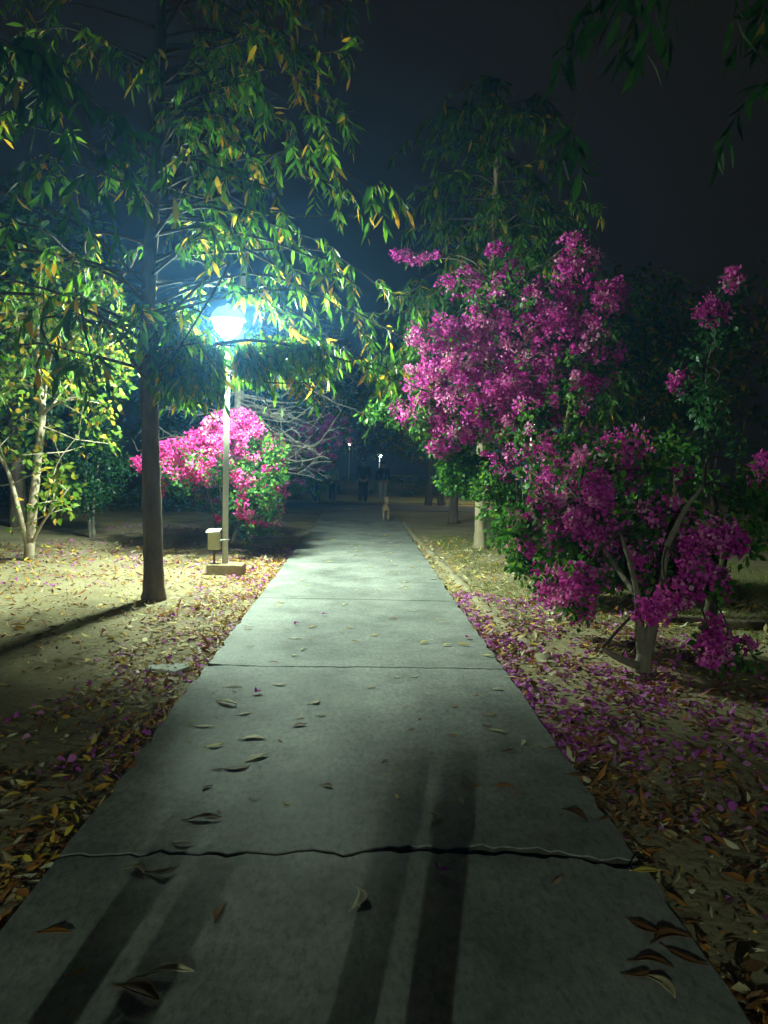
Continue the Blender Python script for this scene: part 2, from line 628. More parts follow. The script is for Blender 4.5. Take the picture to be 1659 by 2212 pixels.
# cross road lit beyond the end of the path
cr = Geo()
cr.box((0, 27.3, -.03), (60, 3.6, .02))
crr = cr.obj("cross_road", noise_mat("dim asphalt", [(.3, (.10, .10, .10)), (.7, (.16, .16, .15))], scale=3, rough=.9), smooth=False)
tag(crr, "dim cross road at the far end of the footpath", "road", kind="structure")
lw = Geo()
lw.box((6, 33.6, -.03), (40, 5.6, .03))
lwo = lw.obj("far_lawn", noise_mat("dry lawn", [(.3, (.16, .17, .05)), (.7, (.30, .29, .10))], scale=5, rough=.95), smooth=False)
tag(lwo, "yellow green strip of lawn beyond the cross road", "lawn", kind="structure")


# ------------------------------------------------------------------ lamps
def make_lamp(loc, label, group, globe_mat=M_globe):
    t = thing("street_lamp", label, "street lamp", loc, group)
    x, y, z = loc
    g = Geo()
    g.box((x + .02, y, z + .03), (.50, .34, .22), .97)
    g.obj("plinth", M_plinth, t, smooth=False, bevel=.015)
    H = 3.2
    g = Geo()
    g.lathe((x, y, z + .13), [(.041, 0), (.041, 1.5), (.040, 2.59), (.032, 2.60), (.032, H - .13)], 18)
    pole = g.obj("pole", M_post, t)
    for zz in (2.62, 2.75):
        g = Geo()
        g.lathe((x, y, z + zz), [(.040, 0), (.050, .008), (.050, .03), (.040, .038)], 18)
        g.obj("collar", M_post, pole)
    g = Geo()
    g.lathe((x, y, z + H - .01), [(.04, 0), (.085, .02), (.085, .05), (.07, .06)], 20)
    g.obj("globe_seat", M_post, t)
    g = Geo()
    prof = [(max(.012, .185 * math.sin(math.pi * i / 14)), H + .225 - .185 * math.cos(math.pi * i / 14)) for i in range(15)]
    g.lathe((x, y, z), prof, 24)
    g.obj("globe", globe_mat, t)
    g = Geo()
    zc = H + .225
    g.lathe((x, y, z), [(.235, zc + .03), (.245, zc + .035), (.215, zc + .11), (.14, zc + .195), (.04, zc + .235), (.02, zc + .26), (.012, zc + .26), (.03, zc + .222), (.13, zc + .187), (.207, zc + .105), (.232, zc + .037)], 28)
    g.obj("hood", M_hood, t)
    return t


LB = ground(486, 1232)
LB.z = -.04
LAMP_TOP = Vector((LB.x, LB.y, LB.z + 3.4))
lampA = make_lamp(tuple(LB), "cream street lamp shining brilliant white beside the left edge of the path", "lamps along the path")
lampB = copy_tree(lampA, (-1.75, -8.6, -.04), "street lamp standing behind the viewer and throwing the long stripes of shadow", "lamps along the path")

# feeder box strapped to the pole
bx0 = LB + Vector((-.145, -.02, 0))
jb = thing("feeder_box", "small cream feeder box strapped to the lit lamp's pole", "electric box", tuple(bx0))
g = Geo()
g.box((bx0.x, bx0.y, .41), (.165, .12, .24))
body = g.obj("box_body", M_box, jb, smooth=False, bevel=.012)
g = Geo()
x, y = bx0.x, bx0.y
g.add([(x - .105, y - .10, .525), (x + .09, y - .10, .54), (x + .09, y + .075, .555), (x - .105, y + .075, .545),
       (x - .10, y - .09, .545), (x + .09, y - .09, .565), (x + .09, y + .075, .58), (x - .10, y + .075, .57)],
      [(3, 2, 1, 0), (4, 5, 6, 7), (0, 1, 5, 4), (1, 2, 6, 5), (2, 3, 7, 6), (3, 0, 4, 7)])
g.obj("lid", M_post, jb, smooth=False, bevel=.004)
g = Geo()
g.tube([(x, y, .09), (x, y, .21), (x + .005, y, .29)], [.016, .016, .022], 10)
g.obj("conduit", M_rust, jb)
g = Geo()
ring = [(LB.x + .046 * math.cos(a), LB.y + .046 * math.sin(a), .43) for a in np.linspace(-2.9, 2.9, 14)]
g.tube([(x + .04, y - .066, .415)] + [(x + .075, y - .066, .42)] + ring, [.006] * 16, 6)
g.obj("wire_strap", M_post, jb)

# ------------------------------------------------------------------ plants
SIGHT = [(Vector((0, 0, CAM_H)), LAMP_TOP, .40)] + [(Vector((0, 0, CAM_H)), LB + Vector((0, 0, z_)), .10) for z_ in (3.05, 2.9, 2.8)]


def clear(pos):
    """mask of leaves that do not hang right in front of the lit globe or the lens"""
    p = np.asarray(pos, float)
    keep = np.ones(len(p), bool)
    for a, b_, r in SIGHT:
        a_, d_ = np.array(a), np.array(b_ - a)
        t = np.clip(((p - a_) @ d_) / (d_ @ d_), 0, 1)
        q = a_ + t[:, None] * d_
        keep &= np.linalg.norm(p - q, axis=1) > r * np.clip(t, .35, 1) * (.55 + .6 * R.random(len(p)))
    keep &= np.linalg.norm(p - np.array([0, 0, CAM_H]), axis=1) > 1.2
    keep &= np.linalg.norm(p - np.array(LAMP_TOP), axis=1) > .34 + .5 * R.random(len(p)) ** 2
    return keep


def leaf_sprays(twigs, gap=.035, Lr=(.13, .22), wr=(.15, .28), tip=.35):
    """long drooping leaves set alternately down each twig"""
    pos, d, L, W = [], [], [], []
    for tw in twigs:
        seg = [Vector(p) for p in tw]
        ln = sum((seg[i + 1] - seg[i]).length for i in range(len(seg) - 1))
        k = max(3, int(ln / gap))
        for i in range(k):
            f = (i + random.random() * .8) / k * (len(seg) - 1)
            a = min(int(f), len(seg) - 2)
            p = seg[a].lerp(seg[a + 1], f - a)
            t = (seg[a + 1] - seg[a]).normalized()
            s = t.cross(Vector((0, 0, 1)))
            if s.length < .05:
                s = Vector((1, 0, 0))
            s.normalize()
            q = t * .5 + s * (1 if i % 2 else -1) * rnd(.4, .9) + Vector((rnd(-.4, .4), rnd(-.4, .4), -rnd(.1, 1.4)))
            pos.append(p)
            d.append(q)
            l_ = rnd(*Lr)
            L.append(l_)
            W.append(l_ * rnd(*wr))
    return np.array([tuple(p) for p in pos]), np.array([tuple(p) for p in d]), np.array(L), np.array(W)


def ashoka(name, label, base, pts, r_base, r_top, z0, z1, n_br, reach, seed, group=None, bark=M_bark, mat=M_ashoka,
           yellow=.12, dirs=None, gap=.037, Lr=(.13, .23), tw_per=7, twig_box=None, zpow=1.0, extra=(), limb_mat=M_darktwig, keepfun=None):
    """slender tree: leaning trunk, tiers of fine limbs, drooping twigs of long leaves"""
    random.seed(seed)
    t = thing(name, label, "tree", tuple(base), group)
    tr = crv(pts, 9)
    rr = taper(len(tr), r_base, r_top)
    rr = [r_ * (1 + .22 * math.exp(-max(0, p_.z) / .10) + (.10 * random.random() if random.random() < .15 else 0)) for r_, p_ in zip(rr, tr)]
    g = Geo()
    g.tube(tr, rr, 18, wob=.13)
    g.obj("trunk", bark, t)
    gl = Geo()
    twigs = []
    for i in range(n_br):
        z = z0 + (z1 - z0) * ((i + random.random()) / n_br) ** zpow
        kk = min(range(len(tr)), key=lambda q: abs(tr[q].z - z))
        if i < len(extra):
            z = extra[i][0]
            kk = min(range(len(tr)), key=lambda q: abs(tr[q].z - z))
        p = tr[kk].copy()
        p.z = min(z, p.z + .3)
        an = extra[i][1] if i < len(extra) else dirs(i) if dirs else rnd(0, 2 * math.pi)
        ln = reach * rnd(.55, 1.1) * (1 - .45 * (z - z0) / max(z1 - z0, .1))
        h = Vector((math.cos(an), math.sin(an), 0))
        sd = Vector((-h.y, h.x, 0))
        c = [p, p + h * ln * .35 + Vector((0, 0, ln * rnd(.02, .16))) + sd * rnd(-.1, .1) * ln,
             p + h * ln * .7 + Vector((0, 0, ln * rnd(-.02, .16))) + sd * rnd(-.2, .2) * ln,
             p + h * ln + Vector((0, 0, -ln * rnd(.0, .22))) + sd * rnd(-.3, .3) * ln]
        c = crv(c, 4)
        ok = clear([tuple(q) for q in c])
        if not ok[1:].all():
            c = c[:max(2, int(np.argmin(ok[1:])) + 1)]
        if len(c) < 3:
            continue
        gl.tube(c, taper(len(c), min(.022, r_base * .2), .004), 5, cap=False)
        for k in range(tw_per):
            f = rnd(.28, 1.0) * (len(c) - 1)
            a = min(int(f), len(c) - 2)
            q = c[a].lerp(c[a + 1], f - a)
            tl = rnd(.25, .62)
            v = h * rnd(-.1, .8) + sd * rnd(-.9, .9)
            tw = [q, q + v * tl * .45 + Vector((0, 0, .03)), q + v * tl * .8 - Vector((0, 0, tl * .25)), q + v * tl - Vector((0, 0, tl * .6))]
            if not clear([tuple(q) for q in tw]).all():
                continue
            twigs.append(tw)
            gl.tube(tw, [.005, .004, .003, .002], 4, cap=False)
    for bx, by, bz, nb in twig_box or ():
        for k in range(nb):
            q = Vector((rnd(*bx), rnd(*by), rnd(*bz)))
            tl = rnd(.3, .5)
            v = Vector((rnd(.2, 1), rnd(-.5, .5), 0))
            tw = [q, q + v * tl * .45 + Vector((0, 0, .03)), q + v * tl * .8 - Vector((0, 0, tl * .2)), q + v * tl - Vector((0, 0, tl * .5))]
            twigs.append(tw)
            if clear([tuple(w_) for w_ in tw]).all():
                gl.tube(tw, [.005, .004, .003, .002], 4, cap=False)
            if k % 9 == 0:
                c = crv([Vector((tr[0].x + .05, tr[0].y, q.z - rnd(.0, .5))), Vector(((tr[0].x + q.x) / 2, (tr[0].y + q.y) / 2, q.z + .06)), q], 5)
                if clear([tuple(w_) for w_ in c]).all():
                    gl.tube(c, taper(len(c), .014, .005), 5, cap=False)
    gl.obj("limbs", limb_mat, t)
    pos, d, L, W = leaf_sprays(twigs, gap, Lr)
    k = clear(pos)
    if keepfun is not None:
        k &= keepfun(pos)
    pos, d, L, W = pos[k], d[k], L[k], W[k]
    n = len(pos)
    tint = np.where(R.random(n) < yellow, R.uniform(.84, 1, n), R.uniform(0, .82, n))
    leaf_obj("crown", pos, d, L, W, tint, mat, t, fold=.35, curl=R.uniform(-.05, .35, n), wav=.06)
    return t


def blob_points(c, r, n, shell=.45):
    v = unit(R.normal(size=(n, 3)))
    k = shell + (1 - shell) * R.random(n) ** .6
    return np.array(c) + v * k[:, None] * np.array(r)


def puffs(centers, size, per):
    """clusters of points around each centre"""
    n = len(centers)
    c = np.repeat(np.asarray(centers), per, axis=0)
    s = np.repeat(R.uniform(size[0], size[1], n), per)
    off = R.normal(size=(n * per, 3))
    return c + unit(off) * (s * R.random(n * per) ** .45)[:, None], unit(off)


def bracts(name, centers, mat, parent, size=(.06, .13), per=42, Lr=(.032, .05), tone=None):
    p, o = puffs(centers, size, per)
    tn = np.repeat(R.normal(.5, .26, len(centers)), per)
    k = clear(p)
    p, o, tn = p[k], o[k], tn[k]
    n = len(p)
    d = unit(o * .7 + R.normal(size=(n, 3)) * .7)
    L = R.uniform(*Lr, n)
    t = np.clip(tn + R.normal(0, .16, n), 0, 1)
    return leaf_obj(name, p, d, L, L * R.uniform(.75, .95, n), t, mat, parent, tmpl=T_BRACT, fold=.35, curl=.1, up=unit(o + R.normal(size=(n, 3)) * .6))


def small_leaves(name, centers, mat, parent, size=(.08, .18), per=26, Lr=(.045, .075), wr=.62, droop=.4):
    p, o = puffs(centers, size, per)
    k = clear(p)
    p, o = p[k], o[k]
    n = len(p)
    d = unit(o + R.normal(size=(n, 3)) * .6 - np.array([0, 0, droop]))
    L = R.uniform(*Lr, n)
    return leaf_obj(name, p, d, L, L * wr, R.random(n), mat, parent, fold=.2, curl=.15)


# --- near left tree with the dark trunk
b0 = ground(333, 1297, -.05)
tA = [b0, at(330, 1150, b0.y), at(325, 950, b0.y + .02), at(320, 700, b0.y + .02), at(330, 450, b0.y + .05), at(345, 200, b0.y + .05), at(350, -150, b0.y)]


def dirA(i):
    return rnd(-1.1, 1.2) if i % 5 < 3 else rnd(0, 6.28)


def thinA(p):
    """crown opened for lamp light on path and blossom, also low tier and trunk"""
    low = p[:, 2] < 2.1
    o = np.array(LAMP_TOP)
    f = np.where(p[:, 2] < o[2] - .1, o[2] / np.maximum(o[2] - p[:, 2], .1), 0)
    hx, hy = o[0] + (p[:, 0] - o[0]) * f, o[1] + (p[:, 1] - o[1]) * f
    lit = (f > 0) & (np.abs(hx - .2) < 2.2) & (hy > 5.5) & (hy < 32)
    side = (p[:, 0] > -1.8) & (p[:, 1] > 8.8) & (p[:, 2] > 2.3) & (p[:, 2] < 4.6)
    col = (p[:, 1] < 7.95) & (np.abs(p[:, 0] * 7.93 / np.maximum(p[:, 1], .5) + 2.2) < .17) & (1.5 + (p[:, 2] - 1.5) * 7.93 / np.maximum(p[:, 1], .5) < 4.4)
    low = low | (col & (R.random(len(p)) < .9))
    return ~((low & (R.random(len(p)) < .6)) | (lit & (R.random(len(p)) < .9)) | (side & (R.random(len(p)) < .6)))


ashoka("ashoka_tree", "dark trunked tree leaning over the lit lamp on the left, drooping glossy leaves", b0, tA, .112, .05,
       2.2, 7.6, 112, 3.2, 21, "slender trees beside the path", dirs=dirA, yellow=.15, keepfun=thinA, zpow=1.9, Lr=(.08, .21), gap=.033, twig_box=(((-1.85, -.5), (7.95, 8.9), (2.56, 2.98), 125), ((-1.95, -1.1), (7.95, 8.45), (2.6, 2.84), 90)), extra=[(2.35, -.5), (2.45, -.2), (2.4, .0), (2.55, .15), (2.3, -.35), (2.6, -.05), (2.5, .3), (2.75, -.4), (2.7, .1), (2.85, -.15)])  # extra limbs and twig boxes added to shade the near path

# --- right hand trees beside the path
K0 = ground(1037, 1186, -.05)
ashoka("ashoka_tree", "pale lamp-lit trunk standing in the grass right of the path, tall dark crown", K0,
       [K0, at(1037, 1100, K0.y), at(1036, 1000, K0.y), K0 + Vector((.05, .1, 4)), K0 + Vector((.1, .1, 8.6))], .118, .04,
       2.5, 8.4, 120, 2.7, 22, "slender trees beside the path", bark=M_tan, yellow=.06, gap=.042, Lr=(.15, .25), zpow=1.3)
L0 = ground(979, 1131, -.05)
ashoka("ashoka_tree", "dim brown trunk farther down the right side, its crown lost in the dark", L0,
       [L0, L0 + Vector((0, 0, 1.2)), L0 + Vector((.05, 0, 3.5)), L0 + Vector((0, .1, 8.5))], .135, .05,
       2.5, 8.2, 46, 2.4, 23, "slender trees beside the path", bark=M_bark, yellow=.05, gap=.06, Lr=(.18, .28))
# near overhanging trees whose trunks stand outside the picture
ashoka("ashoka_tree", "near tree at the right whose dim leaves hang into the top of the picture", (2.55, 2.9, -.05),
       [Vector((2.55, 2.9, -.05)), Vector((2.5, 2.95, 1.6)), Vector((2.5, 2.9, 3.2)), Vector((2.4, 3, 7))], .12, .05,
       3.5, 6.2, 20, 1.9, 24, "slender trees beside the path", yellow=.02, mat=M_shadeleaf, dirs=lambda i: rnd(1.5, 3.9),
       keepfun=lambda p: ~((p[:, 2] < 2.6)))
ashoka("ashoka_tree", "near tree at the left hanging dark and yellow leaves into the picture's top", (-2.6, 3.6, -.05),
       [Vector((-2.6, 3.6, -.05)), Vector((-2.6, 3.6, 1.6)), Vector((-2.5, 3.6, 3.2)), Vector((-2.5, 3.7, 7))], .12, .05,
       3.5, 6.4, 14, 2.0, 25, "slender trees beside the path", yellow=.06, mat=M_shadeleaf, dirs=lambda i: rnd(-.9, 1.6),
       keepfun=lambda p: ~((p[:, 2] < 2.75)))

# --- small pale-stemmed tree at the far left
random.seed(31)
C0 = ground(62, 1212, -.05)
yc = C0.y
tg = thing("guava_tree", "small tree with forking smooth pale stems and yellowing round leaves, left edge", "tree", tuple(C0))
g = Geo()
main = crv([C0, at(68, 1130, yc), at(78, 1030, yc), at(85, 960, yc), at(92, 890, yc), at(86, 830, yc), at(80, 790, yc)], 4)
g.tube(main, taper(len(main), .075, .038), 10, wob=.08)
trunk = g.obj("trunk", M_smooth, tg)
stems = [([at(62, 1195, yc), at(48, 1130, yc - .1), at(30, 1060, yc - .1), at(14, 1010, yc - .1), at(-10, 975, yc - .1)], .042, .024),
         ([at(66, 1180, yc), at(92, 1130, yc - .15), at(122, 1090, yc - .2), at(150, 1052, yc - .2)], .024, .010),
         ([at(90, 900, yc), at(112, 878, yc - .1), at(150, 862, yc - .1), at(190, 850, yc - .1)], .026, .010),
         ([at(86, 830, yc), at(66, 780, yc), at(45, 735, yc), at(30, 650, yc)], .03, .01),
         ([at(80, 790, yc), at(82, 730, yc), at(84, 660, yc), at(90, 560, yc)], .034, .01),
         ([at(92, 890, yc), at(102, 820, yc + .1), at(112, 770, yc + .1), at(150, 690, yc + .1)], .028, .008),
         ([at(74, 838, yc), at(40, 830, yc), at(10, 850, yc), at(-20, 860, yc)], .022, .01),
         ([at(112, 878, yc), at(170, 800, yc), at(230, 750, yc), at(280, 720, yc)], .02, .006),
         ([at(95, 1105, yc - .15), at(112, 1040, yc), at(130, 990, yc), at(170, 940, yc)], .014, .005)]
gl = Geo()
ends = []
for pts, ra_, rb_ in stems:
    c = crv(pts, 4)
    gl.tube(c, taper(len(c), ra_, rb_), 8, wob=.08, cap=False)
    for k in range(7):
        q = random.choice(c[len(c) // 2:])
        v = Vector((rnd(-1, 1), rnd(-1, 1), rnd(-.2, 1))).normalized() * rnd(.35, .8)
        e = [q, q + v * .5, q + v]
        gl.tube(e, [.008, .006, .004], 5, cap=False)
        ends += [tuple(q + v), tuple(q + v * .6)]
gl.obj("limbs", M_smooth, tg)
ext = []
for (px, py, rx, ry, nn) in ((90, 780, 110, 70, 26), (200, 770, 110, 80, 34), (50, 660, 90, 90, 24), (180, 640, 120, 80, 26), (250, 820, 60, 50, 16),
                             (30, 830, 40, 60, 10), (120, 1010, 30, 30, 5), (150, 1060, 18, 30, 6), (40, 930, 40, 50, 6), (60, 550, 90, 60, 10), (230, 900, 40, 30, 6)):
    for _ in range(nn):
        ext.append(tuple(at(px + random.gauss(0, rx * .5), py + random.gauss(0, ry * .5), yc + random.gauss(.1, .5))))
cs = np.array(ends + ext)
p, o = puffs(cs, (.08, .22), 9)
k = clear(p)
p, o = p[k], o[k]
n = len(p)
L = R.uniform(.08, .135, n)
tint = np.where(R.random(n) < .16, R.uniform(.83, 1, n), R.uniform(0, .8, n))
leaf_obj("crown", p, unit(o + R.normal(size=(n, 3)) * .5 - np.array([0, 0, .25])), L, L * R.uniform(.45, .58, n), tint, M_guava, tg, fold=.25, curl=.15, wav=.04)

# --- small dark green tree behind it
random.seed(32)
D0 = ground(196, 1162, -.05)
td = thing("sapling_tree", "small dark green sapling with two thin stems behind the pale forked tree", "tree", tuple(D0))
g = Geo()
yd = D0.y
for pts in ([D0, at(192, 1110, yd), at(184, 1060, yd), at(190, 980, yd)], [D0 + Vector((.06, 0, 0)), at(202, 1110, yd), at(206, 1060, yd), at(215, 980, yd)]):
    c = crv(pts, 4)
    g.tube(c, taper(len(c), .04, .014), 8, wob=.08)
g.obj("trunk", M_twig, td)
cs = []
for (px, py, rx, ry, nn) in ((200, 985, 62, 40, 46), (235, 1045, 38, 26, 18), (180, 1040, 36, 36, 22), (215, 940, 40, 30, 18), (265, 1010, 22, 14, 7), (205, 1090, 20, 16, 6)):
    for _ in range(nn):
        cs.append(tuple(at(px + rnd(-1, 1) * rx, py + rnd(-1, 1) * ry, yd + random.gauss(0, .35))))
p, o = puffs(np.array(cs), (.10, .24), 34)
n = len(p)
L = R.uniform(.05, .09, n)
leaf_obj("crown", p, unit(o * np.array([1, 1, .3]) + R.normal(size=(n, 3)) * .4), L, L * .5, R.random(n), M_dark, td, curl=.15)

# --- pink bougainvillea behind the lamp
random.seed(33)
E0 = ground(480, 1178, -.05)
te = thing("bougainvillea_bush", "round bush of hot pink blossom behind the lit lamp pole", "bush", tuple(E0), "bougainvilleas along the path")
g = Geo()
ye = E0.y
ye = 13.0
for pts in ([(470, 1178), (468, 1140), (462, 1100), (440, 1040)], [(478, 1180), (490, 1140), (510, 1090), (540, 1020)], [(500, 1176), (520, 1130), (560, 1080), (580, 1020)], [(474, 1178), (480, 1120), (478, 1050), (480, 960)]):
    c = crv([at(x, y, ye) for x, y in pts], 4)
    g.tube(c, taper(len(c), .05, .018), 8, wob=.2)
g.obj("trunk", M_bark, te)
fl, lv = [], []
for (px, py, rx, ry, nf, nl, dd) in ((500, 935, 62, 42, 70, 12, 0), (440, 970, 60, 36, 60, 16, -.2), (370, 990, 36, 36, 34, 6, 0), (550, 960, 40, 40, 42, 22, 0), (345, 1020, 14, 44, 12, 4, .1),
                                 (470, 1010, 70, 30, 26, 44, -.5), (560, 1030, 52, 42, 20, 66, -.3), (590, 1060, 30, 50, 12, 40, 0), (545, 1080, 42, 40, 14, 44, -.5), (400, 1030, 50, 20, 22, 10, -.3),
                                 (430, 1015, 20, 12, 8, 2, -.8), (575, 1120, 24, 26, 10, 16, -.2), (300, 1000, 8, 22, 5, 0, .2), (520, 910, 40, 20, 24, 2, .1), (600, 985, 20, 50, 4, 26, 0), (540, 1140, 16, 14, 2, 8, -.2), (450, 1060, 70, 30, 4, 22, .5), (500, 1110, 40, 24, 2, 22, .4)):
    for q in range(nf + nl):
        a = rnd(0, 6.28)
        k = math.sqrt(random.random())
        P = at(px + math.cos(a) * k * rx, py + math.sin(a) * k * ry, 12.6 + dd + random.gauss(-.1, .45))
        (fl if q < nf else lv).append(tuple(P))
bracts("blossom", np.array(fl), M_pink, te, (.05, .13), 40, (.034, .055))
small_leaves("foliage", np.array(lv), M_bleaf, te, (.06, .15), 26, (.045, .075))


# --- big magenta bougainvillea on the right and the nearer one
def bougainvillea(name, label, base, stems, clouds, greens, seed, trunk_mat, fmat=M_mag, lp=24, gmat=None):
    random.seed(seed)
    t = thing(name, label, "bush", tuple(base), "bougainvilleas along the path")
    g = Geo()
    tips = []
    for pts, ra_, rb_ in stems:
        c = crv(pts, 5)
        g.tube(c, taper(len(c), ra_, rb_), 10, wob=.16)
        tips.append(c[-1])
    g.obj("trunk", trunk_mat, t)
    gl = Geo()
    fl, lv = [], []
    for (px, py, rx, ry, Yd, nf, nl) in clouds + greens:
        c0 = at(px, py, Yd)
        tp = min(tips, key=lambda q: (q - c0).length)
        mid = tp.lerp(c0, .5) + Vector((rnd(-.15, .15), rnd(-.15, .15), (tp - c0).length * .14))
        cc = crv([tp, mid, c0], 5)
        gl.tube(cc, taper(len(cc), .016, .004), 5, cap=False)
        dp = .5 * (rx + ry) / FOC * Yd
        for q in range(nf + nl):
            a = rnd(0, 6.28)
            k = math.sqrt(random.random())
            P = at(px + math.cos(a) * k * rx, py + math.sin(a) * k * ry, Yd + max(-dp, min(dp, random.gauss(0, .6 * dp))))
            (fl if q < nf else lv).append(tuple(P))
            if q % 6 == 0:
                w = c0.lerp(P, .5) + Vector((0, 0, .06))
                gl.tube([c0, w, P], [.005, .004, .002], 4, cap=False)
    gl.obj("limbs", M_darktwig, t)
    if fl:
        bracts("blossom", np.array(fl), fmat, t, (.03, .12), 34, (.026, .050))
    if lv:
        small_leaves("foliage", np.array(lv), gmat or M_bleaf, t, (.06, .16), lp, (.05, .085))
    return t


J0 = ground(1187, 1300, -.05)
bougainvillea("bougainvillea_bush", "tall magenta bougainvillea lit by the lamp, arching over the right side of the path", J0,
              [([J0, at(1184, 1220, J0.y), at(1180, 1120, J0.y), at(1150, 1000, J0.y + .3), at(1120, 900, J0.y + .6)], .058, .016),
               ([J0 + Vector((.14, .12, 0)), at(1212, 1220, J0.y), at(1215, 1100, J0.y), at(1220, 950, J0.y), at(1240, 800, J0.y)], .04, .012),
               ([at(1150, 1000, J0.y + .3), at(1090, 860, J0.y + .8), at(1060, 740, J0.y + 1), at(1100, 640, J0.y + 1)], .03, .015)],
              [(985, 728, 100, 42, 9.7, 70, 6), (925, 830, 58, 60, 9.9, 42, 8), (1040, 790, 80, 40, 9.5, 55, 5), (950, 890, 90, 40, 9.8, 48, 8), (1065, 870, 60, 50, 9.3, 46, 4), (1020, 930, 50, 26, 9.6, 22, 10),
               (1110, 840, 60, 30, 9.1, 32, 2), (1170, 790, 60, 30, 9, 30, 2), (1200, 720, 66, 52, 8.8, 40, 5), (1000, 610, 46, 36, 10, 20, 6), (1100, 610, 40, 44, 9.7, 30, 5), (1190, 645, 60, 34, 9.0, 34, 5), (1245, 570, 40, 50, 8.8, 26, 6),
               (1320, 640, 42, 34, 8.4, 24, 4), (1255, 800, 60, 50, 8.6, 16, 10), (870, 555, 34, 10, 10.8, 8, 1), (930, 560, 28, 10, 10.5, 4, 1), (1075, 540, 26, 9, 10.0, 6, 1), (1150, 900, 70, 46, 9, 22, 12), (1090, 970, 50, 40, 9.2, 14, 12), (960, 965, 36, 14, 9.8, 12, 3),
               (860, 878, 16, 12, 10, 5, 2), (1240, 520, 26, 10, 8.9, 5, 1), (1300, 700, 40, 30, 8.4, 10, 6)],
              [(1015, 1025, 66, 44, 10.2, 2, 66), (990, 1000, 30, 30, 10.2, 4, 26), (1080, 1060, 50, 50, 9.3, 5, 44), (1120, 1140, 40, 46, 8.8, 8, 40), (1140, 1210, 30, 34, 8.4, 4, 22), (820, 893, 36, 9, 10.2, 0, 10), (870, 905, 30, 8, 10.1, 0, 5),
               (900, 740, 16, 40, 10, 0, 8), (920, 900, 40, 14, 9.9, 0, 10), (1200, 900, 90, 90, 8.8, 26, 30), (1250, 760, 90, 80, 8.8, 30, 20), (1180, 1000, 60, 70, 8.6, 24, 26), (1130, 720, 60, 60, 9.2, 40, 4), (1060, 700, 50, 40, 9.5, 30, 3), (1000, 860, 110, 90, 9.7, 70, 4), (1070, 1150, 14, 24, 9.2, 0, 5), (1130, 650, 120, 60, 9.6, 2, 40)],
              41, M_tan)
I0 = ground(1396, 1450, -.05)
yi = I0.y
bougainvillea("bougainvillea_bush", "nearest bougainvillea with a gnarled forking trunk and dim magenta sprays hanging low", I0,
              [([I0 + Vector((-.03, 0, 0)), at(1392, 1420, yi), at(1400, 1385, yi), at(1412, 1340, yi), at(1428, 1270, yi), at(1440, 1180, yi)], .075, .016),
               ([at(1392, 1425, yi), at(1384, 1385, yi), at(1380, 1330, yi), at(1372, 1260, yi), at(1340, 1150, yi + .3)], .052, .012),
               ([at(1400, 1440, yi), at(1365, 1433, yi - .02), at(1330, 1418, yi), at(1300, 1400, yi)], .04, .018),
               ([at(1378, 1290, yi), at(1300, 1180, yi + .6), at(1250, 1080, yi + .8)], .026, .012),
               ([at(1440, 1180, yi), at(1480, 1100, yi), at(1520, 1050, yi)], .026, .012)],
              [(1290, 1062, 24, 38, 6.2, 24, 1), (1180, 1092, 40, 18, 6.6, 18, 3), (1258, 1128, 30, 22, 6.3, 20, 2), (1140, 1128, 22, 28, 6.8, 12, 4), (1128, 1178, 26, 22, 6.8, 8, 4), (1252, 1248, 36, 24, 6.1, 18, 3), (1560, 1160, 40, 28, 5.5, 26, 2),
               (1505, 1225, 26, 66, 5.5, 34, 3), (1545, 1250, 30, 28, 5.6, 10, 5), (1540, 1385, 20, 50, 5.2, 20, 2), (1409, 1318, 16, 18, 5.3, 10, 0), (1452, 1300, 16, 16, 5.4, 6, 0), (1430, 1120, 60, 46, 6.2, 18, 14), (1415, 1200, 44, 40, 6, 12, 10), (1365, 1005, 26, 36, 6.8, 10, 5),
               (1210, 1160, 30, 26, 6.5, 6, 8), (1300, 1240, 30, 24, 6.2, 7, 6), (1645, 1020, 26, 30, 6.5, 7, 3), (1320, 1130, 30, 60, 6.6, 10, 12), (1240, 1300, 50, 34, 6.6, 14, 6),
               (1180, 1260, 30, 40, 6.9, 8, 4), (1590, 1390, 40, 30, 5.4, 5, 3)],
              [(1240, 1050, 70, 60, 7.0, 22, 12), (1330, 1000, 80, 60, 7.0, 20, 8), (1440, 1210, 90, 70, 6.0, 34, 10), (1330, 1190, 60, 60, 6.3, 22, 10), (1330, 1080, 110, 90, 6.9, 26, 40), (1420, 1020, 110, 80, 6.8, 2, 24), (1300, 1200, 70, 70, 6.6, 1, 44), (1400, 1220, 70, 60, 6.2, 1, 36), (1200, 1150, 50, 60, 6.9, 1, 24), (1620, 1110, 50, 90, 6.2, 0, 24)],
              42, M_gnarl)

H0 = Vector((3.75, 7.7, -.05))
bougainvillea("bougainvillea_bush", "dark leafy bougainvillea at the far right with two small high sprays of blossom", H0,
              [([H0, H0 + Vector((.05, 0, .9)), H0 + Vector((-.05, .1, 1.8)), H0 + Vector((-.1, .1, 2.7))], .05, .016), ([H0 + Vector((.1, .1, 0)), H0 + Vector((.3, .2, 1)), H0 + Vector((.4, .2, 2.2))], .04, .016)],
              [(1540, 678, 34, 26, 7.5, 16, 4), (1582, 608, 10, 22, 7.5, 6, 1), (1462, 828, 14, 14, 7.6, 5, 2)],
              [(1540, 720, 70, 60, 7.8, 0, 14), (1520, 860, 40, 120, 7.6, 0, 16), (1600, 900, 80, 110, 7.8, 0, 8), (1580, 640, 30, 40, 7.7, 0, 4), (1540, 1040, 100, 80, 7.8, 0, 8)], 44, M_darktwig, gmat=M_dark)  # darker leaf colour used on this bush to stand in for shade

